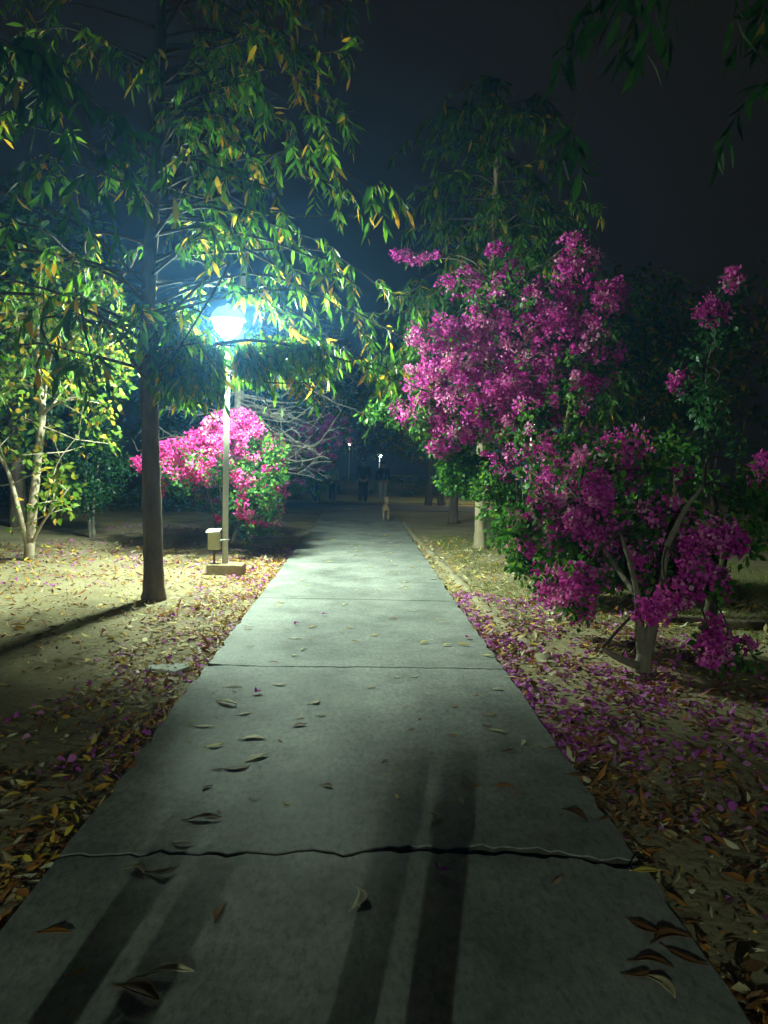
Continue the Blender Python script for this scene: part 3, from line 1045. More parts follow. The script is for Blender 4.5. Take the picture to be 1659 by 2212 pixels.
# --- far bougainvillea on the left, past the bare tree
G0 = Vector((-2.3, 22.5, -.05))
bougainvillea("bougainvillea_bush", "dim purple bougainvillea far down the left side behind the bare branches", G0,
              [([G0, G0 + Vector((.1, 0, .9)), G0 + Vector((.3, 0, 2.2))], .07, .03), ([G0 + Vector((.1, .1, 0)), G0 + Vector((-.3, 0, 1)), G0 + Vector((-.6, 0, 2))], .05, .03)],
              [(680, 930, 50, 36, 22, 60, 6), (650, 980, 44, 40, 22, 36, 10), (725, 920, 36, 30, 21.6, 30, 8), (690, 990, 36, 26, 22, 20, 8), (645, 1030, 30, 26, 22, 12, 6), (740, 950, 20, 20, 21.5, 10, 4)],
              [(660, 1020, 60, 50, 22.5, 0, 60), (620, 960, 40, 60, 22.6, 0, 40)], 43, M_bark, lp=30)

# --- bare grey tree behind the pink bush
random.seed(51)
F0 = Vector((at(515, 900, 15.5).x, 15.5, -.05))
tf = thing("bare_tree", "leafless grey tree with fine drooping twigs behind the pink bush", "tree", tuple(F0))
g = Geo()
c = crv([F0, F0 + Vector((0, 0, 1.2)), F0 + Vector((.02, 0, 2.4)), F0 + Vector((0, .05, 4.2)), F0 + Vector((.1, .1, 6))], 4)
g.tube(c, taper(len(c), .16, .06), 12, wob=.1)
g.obj("trunk", M_twig, tf)
gl = Geo()
for i in range(46):
    z = rnd(1.6, 3.6)
    p = F0 + Vector((rnd(-.02, .06), 0, z))
    an = rnd(-1.0, .6) if i % 4 else rnd(2.5, 3.9)
    h = Vector((math.cos(an), math.sin(an), 0))
    ln = rnd(.9, 2.3)
    c = crv([p, p + h * ln * .35 - Vector((0, 0, .05 * ln)), p + h * ln * .7 - Vector((0, 0, rnd(.05, .25) * ln)), p + h * ln + Vector((0, 0, rnd(-.3, .15) * ln))], 4)
    gl.tube(c, taper(len(c), .020, .006), 5, cap=False)
    for k in range(7):
        q = random.choice(c[3:])
        v = (h * rnd(0, 1) + Vector((rnd(-.6, .6), rnd(-.6, .6), rnd(-.6, .5)))) * rnd(.2, .6)
        gl.tube([q, q + v * .5 + Vector((0, 0, .03)), q + v], [.008, .006, .004], 4, cap=False)
gl.obj("limbs", M_twig, tf)

# ------------------------------------------------------------------ far trees and hedges
random.seed(61)


def far_tree(loc, label, h=6.5, r=2.3, mat=M_dark, seed=1, n=360):
    random.seed(seed)
    t = thing("park_tree", label, "tree", loc, "dark trees at the back of the park")
    x, y, z = loc
    g = Geo()
    c = crv([(x, y, z), (x + .1, y, z + h * .2), (x, y + .1, z + h * .45), (x + .15, y, z + h * .8)], 4)
    g.tube(c, taper(len(c), .17, .05), 9, wob=.12)
    for k in range(6):
        q = c[4 + k]
        v = Vector((rnd(-1, 1), rnd(-1, 1), rnd(.2, .8))).normalized() * r * .7
        g.tube([q, q + v * .5, q + v], [.05, .035, .012], 6, cap=False)
    g.obj("trunk", M_bark, t)
    cs = blob_points((x, y, z + h * .62), (r, r, h * .40), n, .25)
    cs = cs[cs[:, 2] > z + 1.3]
    p, o = puffs(cs, (.18, .42), 16)
    m_ = len(p)
    L = R.uniform(.14, .24, m_)
    leaf_obj("crown", p, unit(o + R.normal(size=(m_, 3)) * .6 - np.array([0, 0, .5])), L, L * .42, R.random(m_), mat, t)
    return t


ft = far_tree((-5.5, 25, -.05), "dark tree at the back left behind the sapling", seed=3)
fb = far_tree((3.4, 30.5, -.05), "dark tree straight beyond the right side trunks", seed=4, h=7.5, r=2.8, mat=M_ashoka)
spots = [(-9.5, 21, "dark tree behind the forked pale tree"), (-13, 30, "dark tree deep in the back left corner"), (-2.6, 31.5, "dark tree beyond the walkers on the left"), (-8, 36, "dark tree far behind the sapling"),
         (.3, 47, "dark tree closing the view at the end of the path"), (8.6, 24, "dark tree behind the lit magenta blossom"), (12.5, 18.0, "dark tree behind the nearest magenta bush"), (-4.2, 45, "dark tree in the far left gap"),
         (8.2, 44, "dark tree right of the far white lamp"), (10.5, 10.5, "dark tree beside the right edge"), (13, 30, "dark tree far behind the right edge"), (-7.5, 16.5, "dark tree rising over the sapling at the left"), (7.0, 20.0, "dark tree some way behind the pale trunk")]
for i, (x, y, lb) in enumerate(spots):
    copy_tree(ft if i % 2 else fb, (x, y, -.05), lb, rz=rnd(0, 6), sc=rnd(.9, 1.25))
# trunk row silhouettes at the far right end
for px, lb in ((925, "dark trunk silhouette left of the gap in the lit lawn"), (952, "dark trunk silhouette right of the gap in the lit lawn")):
    q = ground(px, 1092, -.05)
    copy_tree(fb, (q.x, q.y, -.05), lb, rz=rnd(0, 6), sc=1.0)


def hedge(name, label, x0, x1, y, h, seed):
    t = thing(name, label, "hedge", ((x0 + x1) / 2, y, -.05))
    n = int((x1 - x0) * 22)
    cs = np.stack([R.uniform(x0, x1, n), y + R.normal(0, .22, n), R.uniform(0, h, n)], 1)
    p, o = puffs(cs, (.1, .22), 22)
    m_ = len(p)
    L = R.uniform(.06, .11, m_)
    leaf_obj("foliage", p, unit(o + R.normal(size=(m_, 3)) * .5), L, L * .5, R.random(m_), M_dark, t)


hedge("hedge", "low dark hedge along the back of the sandy ground at left", -14, -3.2, 22.5, .75, 1)
hedge("hedge", "far dark hedge beyond the lit lawn strip", -6, 14, 38, 1.0, 2)
# low lit wall beyond the lawn
wq = at(838, 1040, 52)
g = Geo()
g.box((wq.x + .9, 52, .25), (2.0, .3, .14))
g.box((wq.x + .9, 52, .82), (1.9, .3, .10))
for dx in (0.05, .6, 1.2, 1.8):
    g.box((wq.x + dx, 52, .54), (.12, .2, .44))
wo = g.obj("low_railing", M_wall, smooth=False)
tag(wo, "low pale railing catching light far behind the lawn", "railing")
M_far = lamp_mat("far white lamp", (.85, 1, 1), 110)
M_fary = lamp_mat("far yellow lamp", (1, .9, .55), 45)
P1 = at(820, 985, 54)
far1 = copy_tree(lampA, (P1.x, 54, P1.z - 3.4), "small far white lamp seen between the walkers and the lawn", "lamps along the path")
far1.location.z = -.05
far1.scale = (.8, .8, (P1.z + .05) / 3.4)
P2 = at(755, 958, 62)
far2 = copy_tree(lampA, (P2.x, 62, -.05), "tiny far yellowish lamp above the walkers' heads", "lamps along the path")
far2.scale = (.8, .8, (P2.z + .05) / 3.4)
far3 = copy_tree(lampA, (7.2, 31.2, -.05), "lamp hidden behind the magenta blossom that lights the far lawn strip", "lamps along the path")


def own_globe(root, mat):
    for ch in root.children:
        if ch.name.startswith("globe") and not ch.name.startswith("globe_seat"):
            ch.data = ch.data.copy()
            ch.data.materials[0] = mat


own_globe(lampB, lamp_mat("small bare bulb", LAMP_COL, 37000))
for ch in lampB.children:
    if ch.name.startswith("globe") and not ch.name.startswith("globe_seat"):
        for v in ch.data.vertices:
            v.co = (v.co.x * .2, v.co.y * .2, 3.45 + (v.co.z - 3.425) * .2)
own_globe(far1, M_far)
own_globe(far2, M_fary)
M_lawnlamp = lamp_mat("lawn lamp", (1, .92, .6), 700)
own_globe(far3, M_lawnlamp)


# ------------------------------------------------------------------ people and the dog
def skin_obj(name, verts, edges, radii, mat, parent, root=0, sub=1, rz=0.0):
    me = bpy.data.meshes.new(name)
    me.from_pydata([tuple(v) for v in verts], edges, [])
    me.materials.append(mat)
    o = bpy.data.objects.new(name, me)
    COL.objects.link(o)
    if parent:
        o.parent = parent
    md = o.modifiers.new("skin", 'SKIN')
    md.use_smooth_shade = True
    for i, r in enumerate(radii):
        sv = me.skin_vertices[0].data[i]
        sv.radius = (r, r) if not isinstance(r, tuple) else r
        sv.use_root = (i == root)
    s = o.modifiers.new("sub", 'SUBSURF')
    s.levels = s.render_levels = sub
    return o


def person(loc, label, shirt, trousers, rz=0.0, stride=.14, sleeve=True, sc=1.0, bare_shin=False):
    t = thing("person", label, "person", loc, "walkers at the end of the path")
    t.rotation_euler = (0, 0, rz)
    t.scale = (sc, sc, sc)
    skin = plain("skin", (.30, .18, .12), .6)
    hs = 1.0
    V = [(0, 0, .92), (0, 0, 1.10), (0, .01, 1.32), (0, .01, 1.43), (0, .01, 1.50), (0, .03, 1.60), (0, .02, 1.68)]
    E = [(0, 1), (1, 2), (2, 3), (3, 4), (4, 5), (5, 6)]
    Rr = [(.14, .10), (.13, .095), (.16, .11), (.075, .07), (.052, .052), (.082, .095), (.06, .07)]
    for s in (-1, 1):
        k = len(V)
        dy = stride * s
        V += [(.09 * s, 0, .86), (.095 * s, .45 * dy + .02, .48), (.10 * s, dy, .09), (.105 * s, dy + .12, .03)]
        Rr += [.085, .058, .04, (.038, .03)]
        E += [(0, k), (k, k + 1), (k + 1, k + 2), (k + 2, k + 3)]
        k = len(V)
        V += [(.19 * s, 0, 1.38), (.235 * s, -.3 * dy, 1.12), (.245 * s, -.7 * dy + .05, .88), (.245 * s, -.8 * dy + .07, .81)]
        Rr += [.058, .042, .030, (.034, .018)]
        E += [(2, k), (k, k + 1), (k + 1, k + 2), (k + 2, k + 3)]
        h = k + 3
        hx, hy, hz = V[h]
        for q, (dx, dl) in enumerate(((-.024, .075), (-.008, .085), (.008, .08), (.024, .065))):
            k2 = len(V)
            V += [(hx + .004 * s, hy + dx, hz - .045), (hx - .012 * s, hy + dx * 1.15 + .006, hz - .045 - dl)]
            Rr += [.009, .007]
            E += [(h, k2), (k2, k2 + 1)]
        k2 = len(V)
        V += [(hx - .01 * s, hy + .045, hz - .02), (hx - .02 * s, hy + .06, hz - .06)]
        Rr += [.011, .008]
        E += [(h, k2), (k2, k2 + 1)]
    skin_obj("body", V, E, Rr, skin, t)
    V2 = [(0, 0, .85), (0, 0, 1.10), (0, .01, 1.30), (0, .01, 1.42)]
    R2 = [(.175, .135), (.158, .12), (.18, .13), (.10, .09)]
    E2 = [(0, 1), (1, 2), (2, 3)]
    for s in (-1, 1):
        k = len(V2)
        dy = stride * s
        V2 += [(.20 * s, 0, 1.37), (.237 * s, -.3 * dy, 1.12)] + ([(.246 * s, -.66 * dy + .045, .92)] if sleeve else [])
        R2 += [.075, .06] + ([.045] if sleeve else [])
        E2 += [(2, k), (k, k + 1)] + ([(k + 1, k + 2)] if sleeve else [])
    skin_obj("shirt", V2, E2, R2, shirt, t)
    V3 = [(0, 0, .94)]
    R3 = [(.155, .115)]
    E3 = []
    for s in (-1, 1):
        k = len(V3)
        dy = stride * s
        V3 += [(.09 * s, 0, .84), (.095 * s, .45 * dy + .02, .48)] + ([] if bare_shin else [(.10 * s, dy, .10)])
        R3 += [.105, .08] + ([] if bare_shin else [.062])
        E3 += [(0, k), (k, k + 1)] + ([] if bare_shin else [(k + 1, k + 2)])
    skin_obj("trousers", V3, E3, R3, trousers, t)
    g = Geo()
    prof = [(.085 * math.sin(a) + .012, .09 - .09 * math.cos(a)) for a in np.linspace(.9, 2.9, 8)]
    me_h = Geo()
    me_h.lathe((0, -.005, 1.575), prof, 12)
    me = bpy.data.meshes.new("hair")
    me.from_pydata(me_h.v, [], me_h.f)
    me.materials.append(M_hair)
    ho = bpy.data.objects.new("hair", me)
    COL.objects.link(ho)
    ho.parent = t
    return t


M_hair = plain("dark hair", (.012, .011, .010), .7)
c_black = plain("black cotton", (.012, .013, .018), .9)
c_navy = plain("navy cotton", (.018, .024, .045), .9)
c_grey = plain("grey denim", (.09, .10, .12), .9)
c_beige = plain("light trousers", (.40, .36, .30), .9)
mt, nt, b = new_mat("striped green shirt")
tc = N(nt, "ShaderNodeTexCoord")
wv = N(nt, "ShaderNodeTexWave", bands_direction='Z')
wv.inputs["Scale"].default_value = 9
nt.links.new(tc.outputs["Object"], wv.inputs[0])
rr_ = ramp(nt, [(.45, (.10, .22, .13)), (.55, (.42, .52, .38))])
nt.links.new(wv.outputs[0], rr_.inputs[0])
nt.links.new(rr_.outputs[0], b.inputs["Base Color"])
b.inputs["Roughness"].default_value = .9
c_stripe = mt
for px, py, lb, sh, tr_, rz, sd, sc in (
        (826, 1088, "walker in a black top and pale trousers just ahead of the dog", c_black, c_beige, 0, .16, 1.0),
        (784, 1090, "walker in all dark clothes at the middle of the path's end", c_navy, c_black, 0, .14, 1.04),
        (718, 1086, "walker in a pale green striped shirt left of the path's end", c_stripe, c_navy, .1, .12, .97),
        (684, 1088, "dark dressed walker leftmost at the path's end", c_black, c_navy, .3, .12, .98)):
    q = ground(px, py, -.03)
    person((q.x, q.y, -.02), lb, sh, tr_, rz, sd, sc=sc)

# the dog walking away up the path
q = ground(833, 1124, .005)
fur = noise_mat("tan fur", [(.3, (.26, .17, .09)), (.7, (.38, .27, .15))], scale=14, rough=.95, bump=.3)
dg = thing("dog", "tan stray dog trotting away along the far end of the path", "dog", tuple(q))
dg.scale = (.88, .88, .88)
V = [(0, -.24, .43), (0, -.05, .44), (0, .17, .42), (0, .28, .49), (.02, .36, .60), (.03, .40, .64), (.04, .50, .60), (.045, .56, .585)]
Rr = [(.075, .085), (.085, .095), (.09, .12), (.065, .075), (.052, .055), (.06, .06), (.036, .034), .024]
E = [(i, i + 1) for i in range(7)]


def dchain(root, pts, rs):
    k = len(V)
    V.extend(pts)
    Rr.extend(rs)
    E.append((root, k))
    E.extend((k + i, k + i + 1) for i in range(len(pts) - 1))


for s, o_ in ((-1, .07), (1, -.06)):
    dchain(0, [(.07 * s, -.22, .35), (.075 * s, -.15 + o_ * .3, .25), (.075 * s, -.29 + o_, .14), (.075 * s, -.27 + o_, .03), (.075 * s, -.22 + o_, .02)], [.062, .042, .022, .018, .02])
    dchain(2, [(.07 * s, .18, .30), (.07 * s, .17 - o_ * .5, .18), (.07 * s, .18 - o_, .04), (.07 * s, .22 - o_, .02)], [.05, .03, .02, .021])
    dchain(5, [(.03 + .045 * s, .38, .70), (.03 + .06 * s, .39, .745)], [.02, .007])
dchain(0, [(0, -.33, .48), (.03, -.42, .56), (.05, -.40, .66), (.04, -.33, .70)], [.028, .022, .018, .010])
skin_obj("body", V, E, Rr, fur, dg, sub=2)

# ------------------------------------------------------------------ ground cover and fallen leaves
def litter(name, label, n, sampler, Lr, mat, size_w=(.3, .5), tint=None, tmpl=T_LEAF, lift=.012, cat="leaf litter", tilt=.35, curl=(-.1, .45)):
    xy = sampler(n)
    n = len(xy)
    z = ground_z(xy[:, 0], xy[:, 1])
    onp = (xy[:, 0] > PATH_L - .02) & (xy[:, 0] < PATH_R + .02)
    xy, z = xy[~onp], z[~onp]
    n = len(xy)
    a = R.uniform(0, 2 * math.pi, n)
    d = np.stack([np.cos(a), np.sin(a), R.normal(.1, tilt * .6, n)], 1)
    up = unit(np.stack([R.normal(0, tilt, n), R.normal(0, tilt, n), np.ones(n)], 1))
    up[R.random(n) < .4] *= -1
    L = Lr[0] + (Lr[1] - Lr[0]) * R.beta(1.6, 2.2, n)
    t = R.random(n) if tint is None else tint(n, xy)
    o = leaf_obj(name, np.column_stack([xy, z + R.uniform(.006, lift + .012, n)]), d, L, L * R.uniform(*size_w, n), t, mat, tmpl=tmpl, fold=R.uniform(.1, .7, n), curl=R.uniform(*curl, n), up=up, wav=.07)
    return tag(o, label, cat, kind="stuff")


def strip(side, w, y0, y1, pw=1.6):
    def f(n):
        n = int(n * 1.5)
        yy = y0 + (y1 - y0) * R.random(n) ** 1.25
        xx = (R.random(n) ** pw) * w
        drift = .45 + .75 * hnoise(xx * 2 + side, yy * 1.3, 1.4) + .3 * hnoise(xx + 3, yy, 4.1)
        k = R.random(n) < np.clip(drift + .25 * (xx < .18), .08, 1)
        return np.column_stack([(PATH_L - xx) if side < 0 else (PATH_R + xx), yy])[k]
    return f


def wide(x0, x1, y0, y1, clump=14, seed=0):
    rr = np.random.default_rng(seed)
    cx = np.column_stack([rr.uniform(x0, x1, clump), rr.uniform(y0, y1, clump)])

    def f(n):
        k = R.integers(0, clump, n)
        p = cx[k] + R.normal(0, 1, (n, 2)) * np.array([.38, .32])
        q = np.column_stack([R.uniform(x0, x1, n), R.uniform(y0, y1, n)])
        return np.where((R.random(n) < .62)[:, None], p, q)
    return f


def warm(n, xy):
    return np.where(R.random(n) < .3, R.uniform(.88, 1, n), np.clip(R.normal(.42, .22, n), 0, 1))


def pale(n, xy):
    return np.clip(R.normal(.74, .16, n), 0, 1)


litter("leaf_litter", "drift of dry brown and orange leaves along the path's left edge", 5600, strip(-1, .85, 1.3, 12, 2.0), (.035, .11), M_litter, (.2, .4), tint=warm)
litter("leaf_litter", "dry leaves scattered over the sandy ground at left", 2000, wide(-7, -1.2, 2, 14, 30, 4), (.04, .12), M_litter, (.22, .42), tint=lambda n, xy: np.where(R.random(n) < .5, warm(n, xy), pale(n, xy)))
litter("leaf_litter", "orange and brown leaf drifts on the lamp-lit sandy ground at left", 2200, wide(-6.5, -1.3, 5.5, 13, 26, 12), (.05, .13), M_litter, (.22, .42), tint=warm)
litter("leaf_litter", "dry brown leaves piled along the path's right edge in front", 4800, strip(1, 1.7, 1.2, 7.5, 1.3), (.035, .11), M_litter, (.2, .4), tint=lambda n, xy: np.clip(R.normal(.36, .24, n), 0, 1))
litter("leaf_litter", "yellow leaves scattered in the lamp-lit grass at right", 2600, strip(1, 2.2, 6, 16, 1.1), (.06, .14), M_litter, (.18, .35), tint=lambda n, xy: np.clip(R.normal(.82, .12, n), 0, 1))
litter("leaf_litter", "leaves lying about the roots of the near magenta bush", 1500, wide(1.4, 5.5, 3.0, 9, 24, 9), (.05, .12), M_litter, (.22, .42), tint=lambda n, xy: np.clip(R.normal(.5, .26, n), 0, 1))
litter("fallen_petals", "carpet of fallen magenta petals under the bushes at right", 3600, strip(1, 2.0, 3.8, 9.0, 1.35), (.03, .06), M_petal, (.75, 1), tmpl=T_BRACT, cat="petals")
litter("fallen_petals", "pink petals strewn along the path's left edge", 900, strip(-1, .9, 3.5, 14), (.03, .05), M_petal, (.75, 1), tmpl=T_BRACT, cat="petals")
litter("fallen_petals", "pink petals strewn around the pink bush's foot", 1300, wide(-5.5, -1.15, 9, 18, 24, 5), (.03, .055), M_petal, (.75, 1), tmpl=T_BRACT, cat="petals")
litter("fallen_petals", "thin scatter of petals in the dim corner at right", 500, wide(1.3, 4, 2.4, 5, 20, 6), (.03, .05), M_petal, (.75, 1), tmpl=T_BRACT, cat="petals")


litter("leaf_crumbs", "crushed leaf bits strewn over both verges", 7000, lambda n: np.column_stack([R.choice([-1, 1], n) * (1.12 + 2.6 * R.random(n) ** 1.7), R.uniform(1.3, 12, n)]), (.012, .035), M_litter, (.4, .9), tint=lambda n, xy: np.clip(R.normal(.38, .25, n), 0, 1), lift=.004)


def patch(n):
    xx = R.uniform(1.55, 6.5, n)
    yy = R.uniform(6.6, 17, n)
    k = (hnoise(xx, yy, .8) > -.25) | (xx > 3)
    return np.column_stack([xx, yy])[k]


xy = patch(34000)
n = len(xy)
a = R.uniform(0, 6.28, n)
go = leaf_obj("grass", np.column_stack([xy, ground_z(xy[:, 0], xy[:, 1]) - .004]), np.stack([np.cos(a) * .7, np.sin(a) * .7, np.ones(n)], 1), R.uniform(.03, .085, n), R.uniform(.008, .015, n), R.random(n), M_grass, tmpl=T_BLADE, fold=0, curl=.2)
tag(go, "short yellow green grass under the trees at right", "grass", kind="stuff")

# pale flat stone lying in the litter at left
q = ground(368, 1450, -.05)
rs = np.random.default_rng(3)
g = Geo()
ang = np.sort(rs.uniform(0, 6.28, 11))
rx = .19 * rs.uniform(.75, 1.1, 11)
g.add([(q.x + math.cos(a_) * r_, q.y + math.sin(a_) * r_ * .62, z_) for z_, k_ in ((-.08, 1.03), (-.028, 1.0), (-.018, .93)) for a_, r_ in zip(ang, rx * k_)],
      [tuple(range(22, 33))] + [(i + l * 11, (i + 1) % 11 + l * 11, (i + 1) % 11 + (l + 1) * 11, i + (l + 1) * 11) for l in (0, 1) for i in range(11)])
so = g.obj("flat_stone", M_stone, smooth=False)
tag(so, "pale flat stone lying among brown leaves left of the path", "stone")
# black hose at the foot of the pale trunk and a log lying behind the near bush
g = Geo()
c = crv([ground(1052, 1183, -.02), ground(1075, 1182, -.02), ground(1100, 1178, -.02), ground(1135, 1178, -.02), ground(1180, 1172, -.02)], 4)
g.tube(c, [.016] * len(c), 8)
tag(g.obj("hose", M_black), "black hose lying in the grass beside the pale trunk", "hose")
g = Geo()
c = crv([ground(1440, 1338, 0), ground(1520, 1340, 0), ground(1600, 1348, 0), ground(1700, 1352, 0)], 4)
g.tube(c, taper(len(c), .035, .05), 10, wob=.15)
tag(g.obj("fallen_branch", M_bark), "long dark branch lying on the ground behind the near magenta bush", "branch")

# individual leaves lying on the concrete (print pixel, length m, tint, heading, curl, label)
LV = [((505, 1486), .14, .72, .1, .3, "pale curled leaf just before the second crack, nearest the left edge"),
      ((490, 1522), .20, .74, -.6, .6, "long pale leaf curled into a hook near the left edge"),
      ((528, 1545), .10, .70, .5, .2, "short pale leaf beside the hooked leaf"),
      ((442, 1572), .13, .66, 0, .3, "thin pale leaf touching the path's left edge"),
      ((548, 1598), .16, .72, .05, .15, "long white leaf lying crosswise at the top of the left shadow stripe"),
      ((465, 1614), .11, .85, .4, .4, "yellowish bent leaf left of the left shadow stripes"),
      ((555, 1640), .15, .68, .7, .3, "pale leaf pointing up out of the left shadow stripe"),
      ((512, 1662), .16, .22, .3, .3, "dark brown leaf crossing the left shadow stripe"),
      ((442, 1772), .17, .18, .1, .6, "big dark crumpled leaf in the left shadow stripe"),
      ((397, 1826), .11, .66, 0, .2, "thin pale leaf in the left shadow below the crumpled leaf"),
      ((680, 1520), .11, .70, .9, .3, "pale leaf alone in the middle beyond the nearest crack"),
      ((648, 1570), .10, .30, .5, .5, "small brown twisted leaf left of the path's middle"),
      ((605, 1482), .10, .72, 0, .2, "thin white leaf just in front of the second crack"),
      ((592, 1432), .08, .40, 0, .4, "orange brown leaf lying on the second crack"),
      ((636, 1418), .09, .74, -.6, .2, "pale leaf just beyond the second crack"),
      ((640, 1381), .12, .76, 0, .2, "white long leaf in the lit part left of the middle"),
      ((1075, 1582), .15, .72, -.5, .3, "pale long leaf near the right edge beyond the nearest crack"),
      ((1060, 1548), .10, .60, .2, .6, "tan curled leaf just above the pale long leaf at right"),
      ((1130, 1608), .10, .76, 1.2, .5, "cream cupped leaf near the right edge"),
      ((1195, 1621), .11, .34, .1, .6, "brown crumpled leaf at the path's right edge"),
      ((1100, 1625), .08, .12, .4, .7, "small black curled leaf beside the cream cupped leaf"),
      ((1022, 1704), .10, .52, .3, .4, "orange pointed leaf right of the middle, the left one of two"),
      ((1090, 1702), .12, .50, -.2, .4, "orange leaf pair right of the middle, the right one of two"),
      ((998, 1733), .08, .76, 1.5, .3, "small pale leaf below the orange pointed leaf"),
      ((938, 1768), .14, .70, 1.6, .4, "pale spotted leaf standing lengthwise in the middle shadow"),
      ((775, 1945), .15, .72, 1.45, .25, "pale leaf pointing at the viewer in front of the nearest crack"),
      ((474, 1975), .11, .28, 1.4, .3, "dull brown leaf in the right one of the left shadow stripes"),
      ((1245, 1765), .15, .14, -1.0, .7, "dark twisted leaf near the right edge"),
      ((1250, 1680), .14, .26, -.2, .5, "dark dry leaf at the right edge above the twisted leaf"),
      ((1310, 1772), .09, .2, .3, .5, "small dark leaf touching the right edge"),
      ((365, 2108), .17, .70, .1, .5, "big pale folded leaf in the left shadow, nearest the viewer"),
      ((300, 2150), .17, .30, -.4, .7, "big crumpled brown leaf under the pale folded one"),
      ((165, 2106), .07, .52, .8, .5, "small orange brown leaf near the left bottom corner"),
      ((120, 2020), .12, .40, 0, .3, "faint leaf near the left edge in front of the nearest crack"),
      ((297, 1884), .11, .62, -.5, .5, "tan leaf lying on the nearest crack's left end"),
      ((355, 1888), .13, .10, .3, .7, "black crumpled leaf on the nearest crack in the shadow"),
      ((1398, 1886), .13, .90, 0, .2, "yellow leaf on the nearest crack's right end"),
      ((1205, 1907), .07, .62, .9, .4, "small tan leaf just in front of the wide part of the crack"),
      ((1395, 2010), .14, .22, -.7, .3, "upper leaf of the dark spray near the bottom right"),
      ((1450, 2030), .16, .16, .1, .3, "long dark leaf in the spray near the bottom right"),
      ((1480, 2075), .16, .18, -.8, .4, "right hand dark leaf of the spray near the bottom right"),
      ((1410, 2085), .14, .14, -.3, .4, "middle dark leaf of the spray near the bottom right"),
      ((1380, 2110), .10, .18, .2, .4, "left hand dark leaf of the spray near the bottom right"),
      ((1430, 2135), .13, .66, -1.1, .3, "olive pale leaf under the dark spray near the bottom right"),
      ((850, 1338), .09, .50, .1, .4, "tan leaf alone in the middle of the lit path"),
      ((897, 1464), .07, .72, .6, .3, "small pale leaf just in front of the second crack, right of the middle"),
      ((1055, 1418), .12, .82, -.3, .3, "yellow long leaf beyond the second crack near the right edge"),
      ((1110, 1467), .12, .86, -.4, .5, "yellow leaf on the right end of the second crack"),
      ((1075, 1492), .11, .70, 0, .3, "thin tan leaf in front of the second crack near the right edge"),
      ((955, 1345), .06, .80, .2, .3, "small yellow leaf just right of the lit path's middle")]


def dry_leaf(ln, w, tint, cu):
    """one withered leaf: bent midrib, cupped blade, twisted tip, short stalk"""
    st = [0, .08, .2, .35, .5, .65, .8, .92, 1]
    wd = [.05, .3, .7, .95, 1, .88, .6, .3, .03]
    bend = rnd(-.22, .22) * (1 + cu)
    arch = rnd(.0, .05) * (1 + cu)
    tipup = rnd(-.02, .14) * cu
    tw = rnd(-.9, .9) * cu
    cup = rnd(.08, .28) + cu * .3
    vs, fs = [], []
    for v, k in zip(st, wd):
        x = (v - .5) * ln
        y = bend * ln * (math.sin(math.pi * v) - .5)
        z = arch * ln * math.sin(math.pi * v) + tipup * ln * v ** 3
        a = tw * (v - .4)
        for u in (-1, -.5, 0, .5, 1):
            h = cup * abs(u) ** 1.6 * w * .5 * k + rnd(-.04, .04) * w
            yy = u * w * .5 * k * (1 - .25 * cup * abs(u)) * (1 + rnd(-.08, .08))
            vs.append((x, y + yy * math.cos(a) - h * math.sin(a), z + yy * math.sin(a) + h * math.cos(a)))
    for i in range(len(st) - 1):
        for q in range(4):
            fs.append((i * 5 + q, i * 5 + q + 1, i * 5 + q + 6, i * 5 + q + 5))
    lo = min(p[2] for p in vs)
    vs = [(x, y, z - lo + .003) for x, y, z in vs]
    b_ = vs[2]
    k = len(vs)
    e = (b_[0] - ln * .13, b_[1] - bend * ln * .2, .004)
    r = .0016
    vs += [(b_[0], b_[1] - r, b_[2]), (b_[0], b_[1] + r, b_[2]), (b_[0], b_[1], b_[2] + 2 * r), (e[0], e[1] - r, e[2]), (e[0], e[1] + r, e[2]), (e[0], e[1], e[2] + 2 * r)]
    fs += [(k, k + 3, k + 4, k + 1), (k + 1, k + 4, k + 5, k + 2), (k + 2, k + 5, k + 3, k)]
    me = bpy.data.meshes.new("fallen_leaf")
    me.from_pydata(vs, [], fs)
    me.polygons.foreach_set("use_smooth", [True] * len(me.polygons))
    a_ = me.attributes.new("tint", 'FLOAT', 'POINT')
    a_.data.foreach_set("value", [min(1, max(0, tint + rnd(-.03, .03))) for _ in vs])
    me.materials.append(M_litter)
    o = bpy.data.objects.new("fallen_leaf", me)
    COL.objects.link(o)
    return o


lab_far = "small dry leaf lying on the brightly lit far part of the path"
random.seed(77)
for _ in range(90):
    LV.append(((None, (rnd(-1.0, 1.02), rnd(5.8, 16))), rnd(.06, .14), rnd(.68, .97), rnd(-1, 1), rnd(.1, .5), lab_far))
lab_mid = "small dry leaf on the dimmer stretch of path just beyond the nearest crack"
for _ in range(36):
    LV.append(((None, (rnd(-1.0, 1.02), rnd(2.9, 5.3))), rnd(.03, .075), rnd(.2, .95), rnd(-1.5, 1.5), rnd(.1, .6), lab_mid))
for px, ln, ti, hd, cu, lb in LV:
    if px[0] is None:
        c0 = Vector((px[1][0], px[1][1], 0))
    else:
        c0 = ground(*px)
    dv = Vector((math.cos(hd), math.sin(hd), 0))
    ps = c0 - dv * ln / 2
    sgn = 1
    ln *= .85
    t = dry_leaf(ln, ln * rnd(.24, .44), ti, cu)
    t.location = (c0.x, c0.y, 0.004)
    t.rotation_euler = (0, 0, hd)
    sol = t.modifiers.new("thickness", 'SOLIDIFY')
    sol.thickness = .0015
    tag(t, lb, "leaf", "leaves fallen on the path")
random.seed(78)
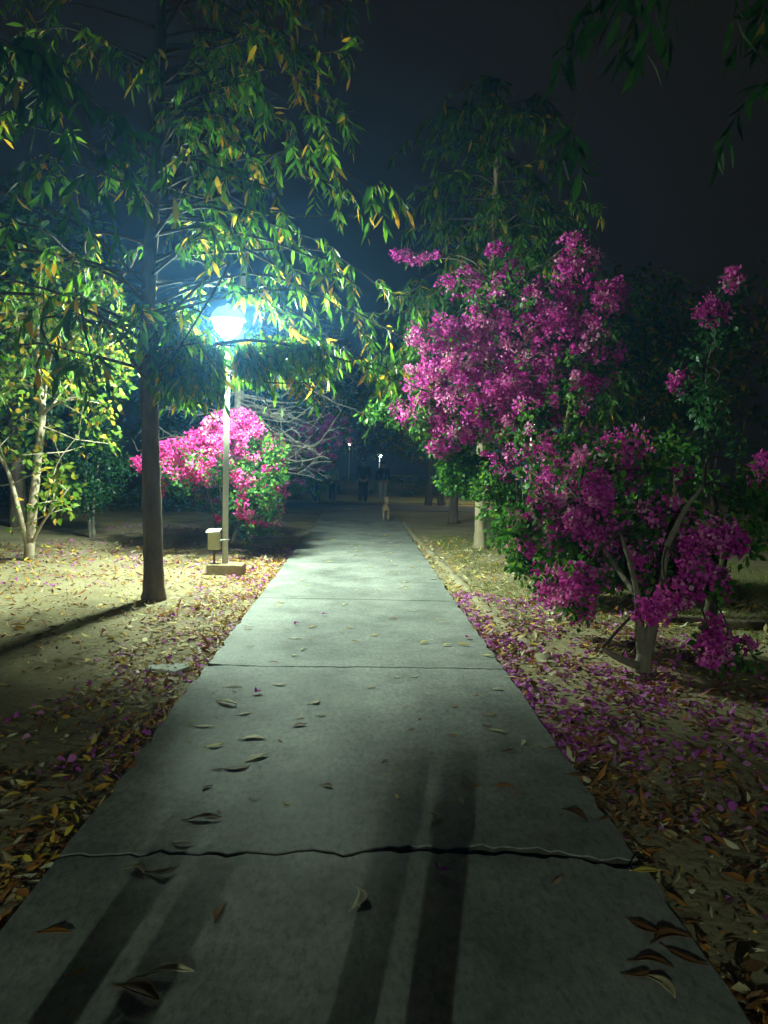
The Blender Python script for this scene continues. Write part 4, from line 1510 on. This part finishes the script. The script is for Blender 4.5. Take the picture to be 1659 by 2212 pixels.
for i in range(9):
    px, py = ((1050, 1300), (1010, 1380), (1015, 1297), (1040, 1340), (1055, 1352), (700, 1330), (640, 1350), (555, 1500), (950, 1890))[i]
    c0 = ground(px, py)
    t = leaf_obj("fallen_petal", [(0, 0, .012)] * 3, [(math.cos(a_), math.sin(a_), .5) for a_ in (0, 2.1, 4.2)], [.035] * 3, [.03] * 3, R.random(3), M_petal, tmpl=T_BRACT, fold=.3)
    t.location = (c0.x, c0.y, .004)
    tag(t, ["pink petal on the path near the grass edge"] * 5 and ("pink blossom fallen on the path near its right edge" if px > 960 else "pink blossom fallen on the path left of its middle" if i < 8 else "pale blossom fallen just beside the nearest crack"), "petal", "blossoms fallen on the path")

# unseen posts added in place of people's legs, to cast the shadow stripes
pp = None
for x, w, lb in ((-.955, .060, "unseen post added for a leg, casting the leftmost shadow stripe on the path"), (-.79, .062, "unseen post added for a leg, casting the second shadow stripe from the left"),
                 (-.30, .066, "unseen post added for a leg, casting the middle shadow stripe"), (-.13, .066, "unseen post added for a leg, casting the shadow stripe right of the middle")):
    if pp is None:
        pp = thing("added_post", lb, "added_post", (x, .05, 0), "added posts casting the shadow stripes")
        g = Geo()
        g.lathe((x, .05, .002), [(.085, 0), (.085, .02), (.048, .03), (.050, .5), (.062, .98), (.058, 1.03), (.03, 1.06)], 18)
        g.obj("shaft", M_rust, pp)
        g = Geo()
        g.lathe((x, .05, .85), [(.064, 0), (.070, .01), (.070, .05), (.064, .06)], 18)
        g.obj("band", M_post, pp)
    else:
        copy_tree(pp, (x, .05, 0), lb, "added posts casting the shadow stripes")

# ------------------------------------------------------------------ glare haze
g = Geo()
g.box((0, 35, 6.2), (160, 140, 15.0))  # volume added to stand in for the lens glare around the lamp
mt = bpy.data.materials.new("glare haze")
mt.use_nodes = True
nt = mt.node_tree
nt.nodes.remove(nt.nodes["Principled BSDF"])
pv = N(nt, "ShaderNodeVolumePrincipled")
pv.inputs["Color"].default_value = (.15, .42, .92, 1)
pv.inputs["Density"].default_value = HAZE_DENSITY
pv.inputs["Anisotropy"].default_value = .72
nt.links.new(pv.outputs[0], nt.nodes["Material Output"].inputs["Volume"])
hz = g.obj("haze", mt, smooth=False)
tag(hz, "thin bluish glare haze added to glow around the lamp", "haze", kind="stuff")
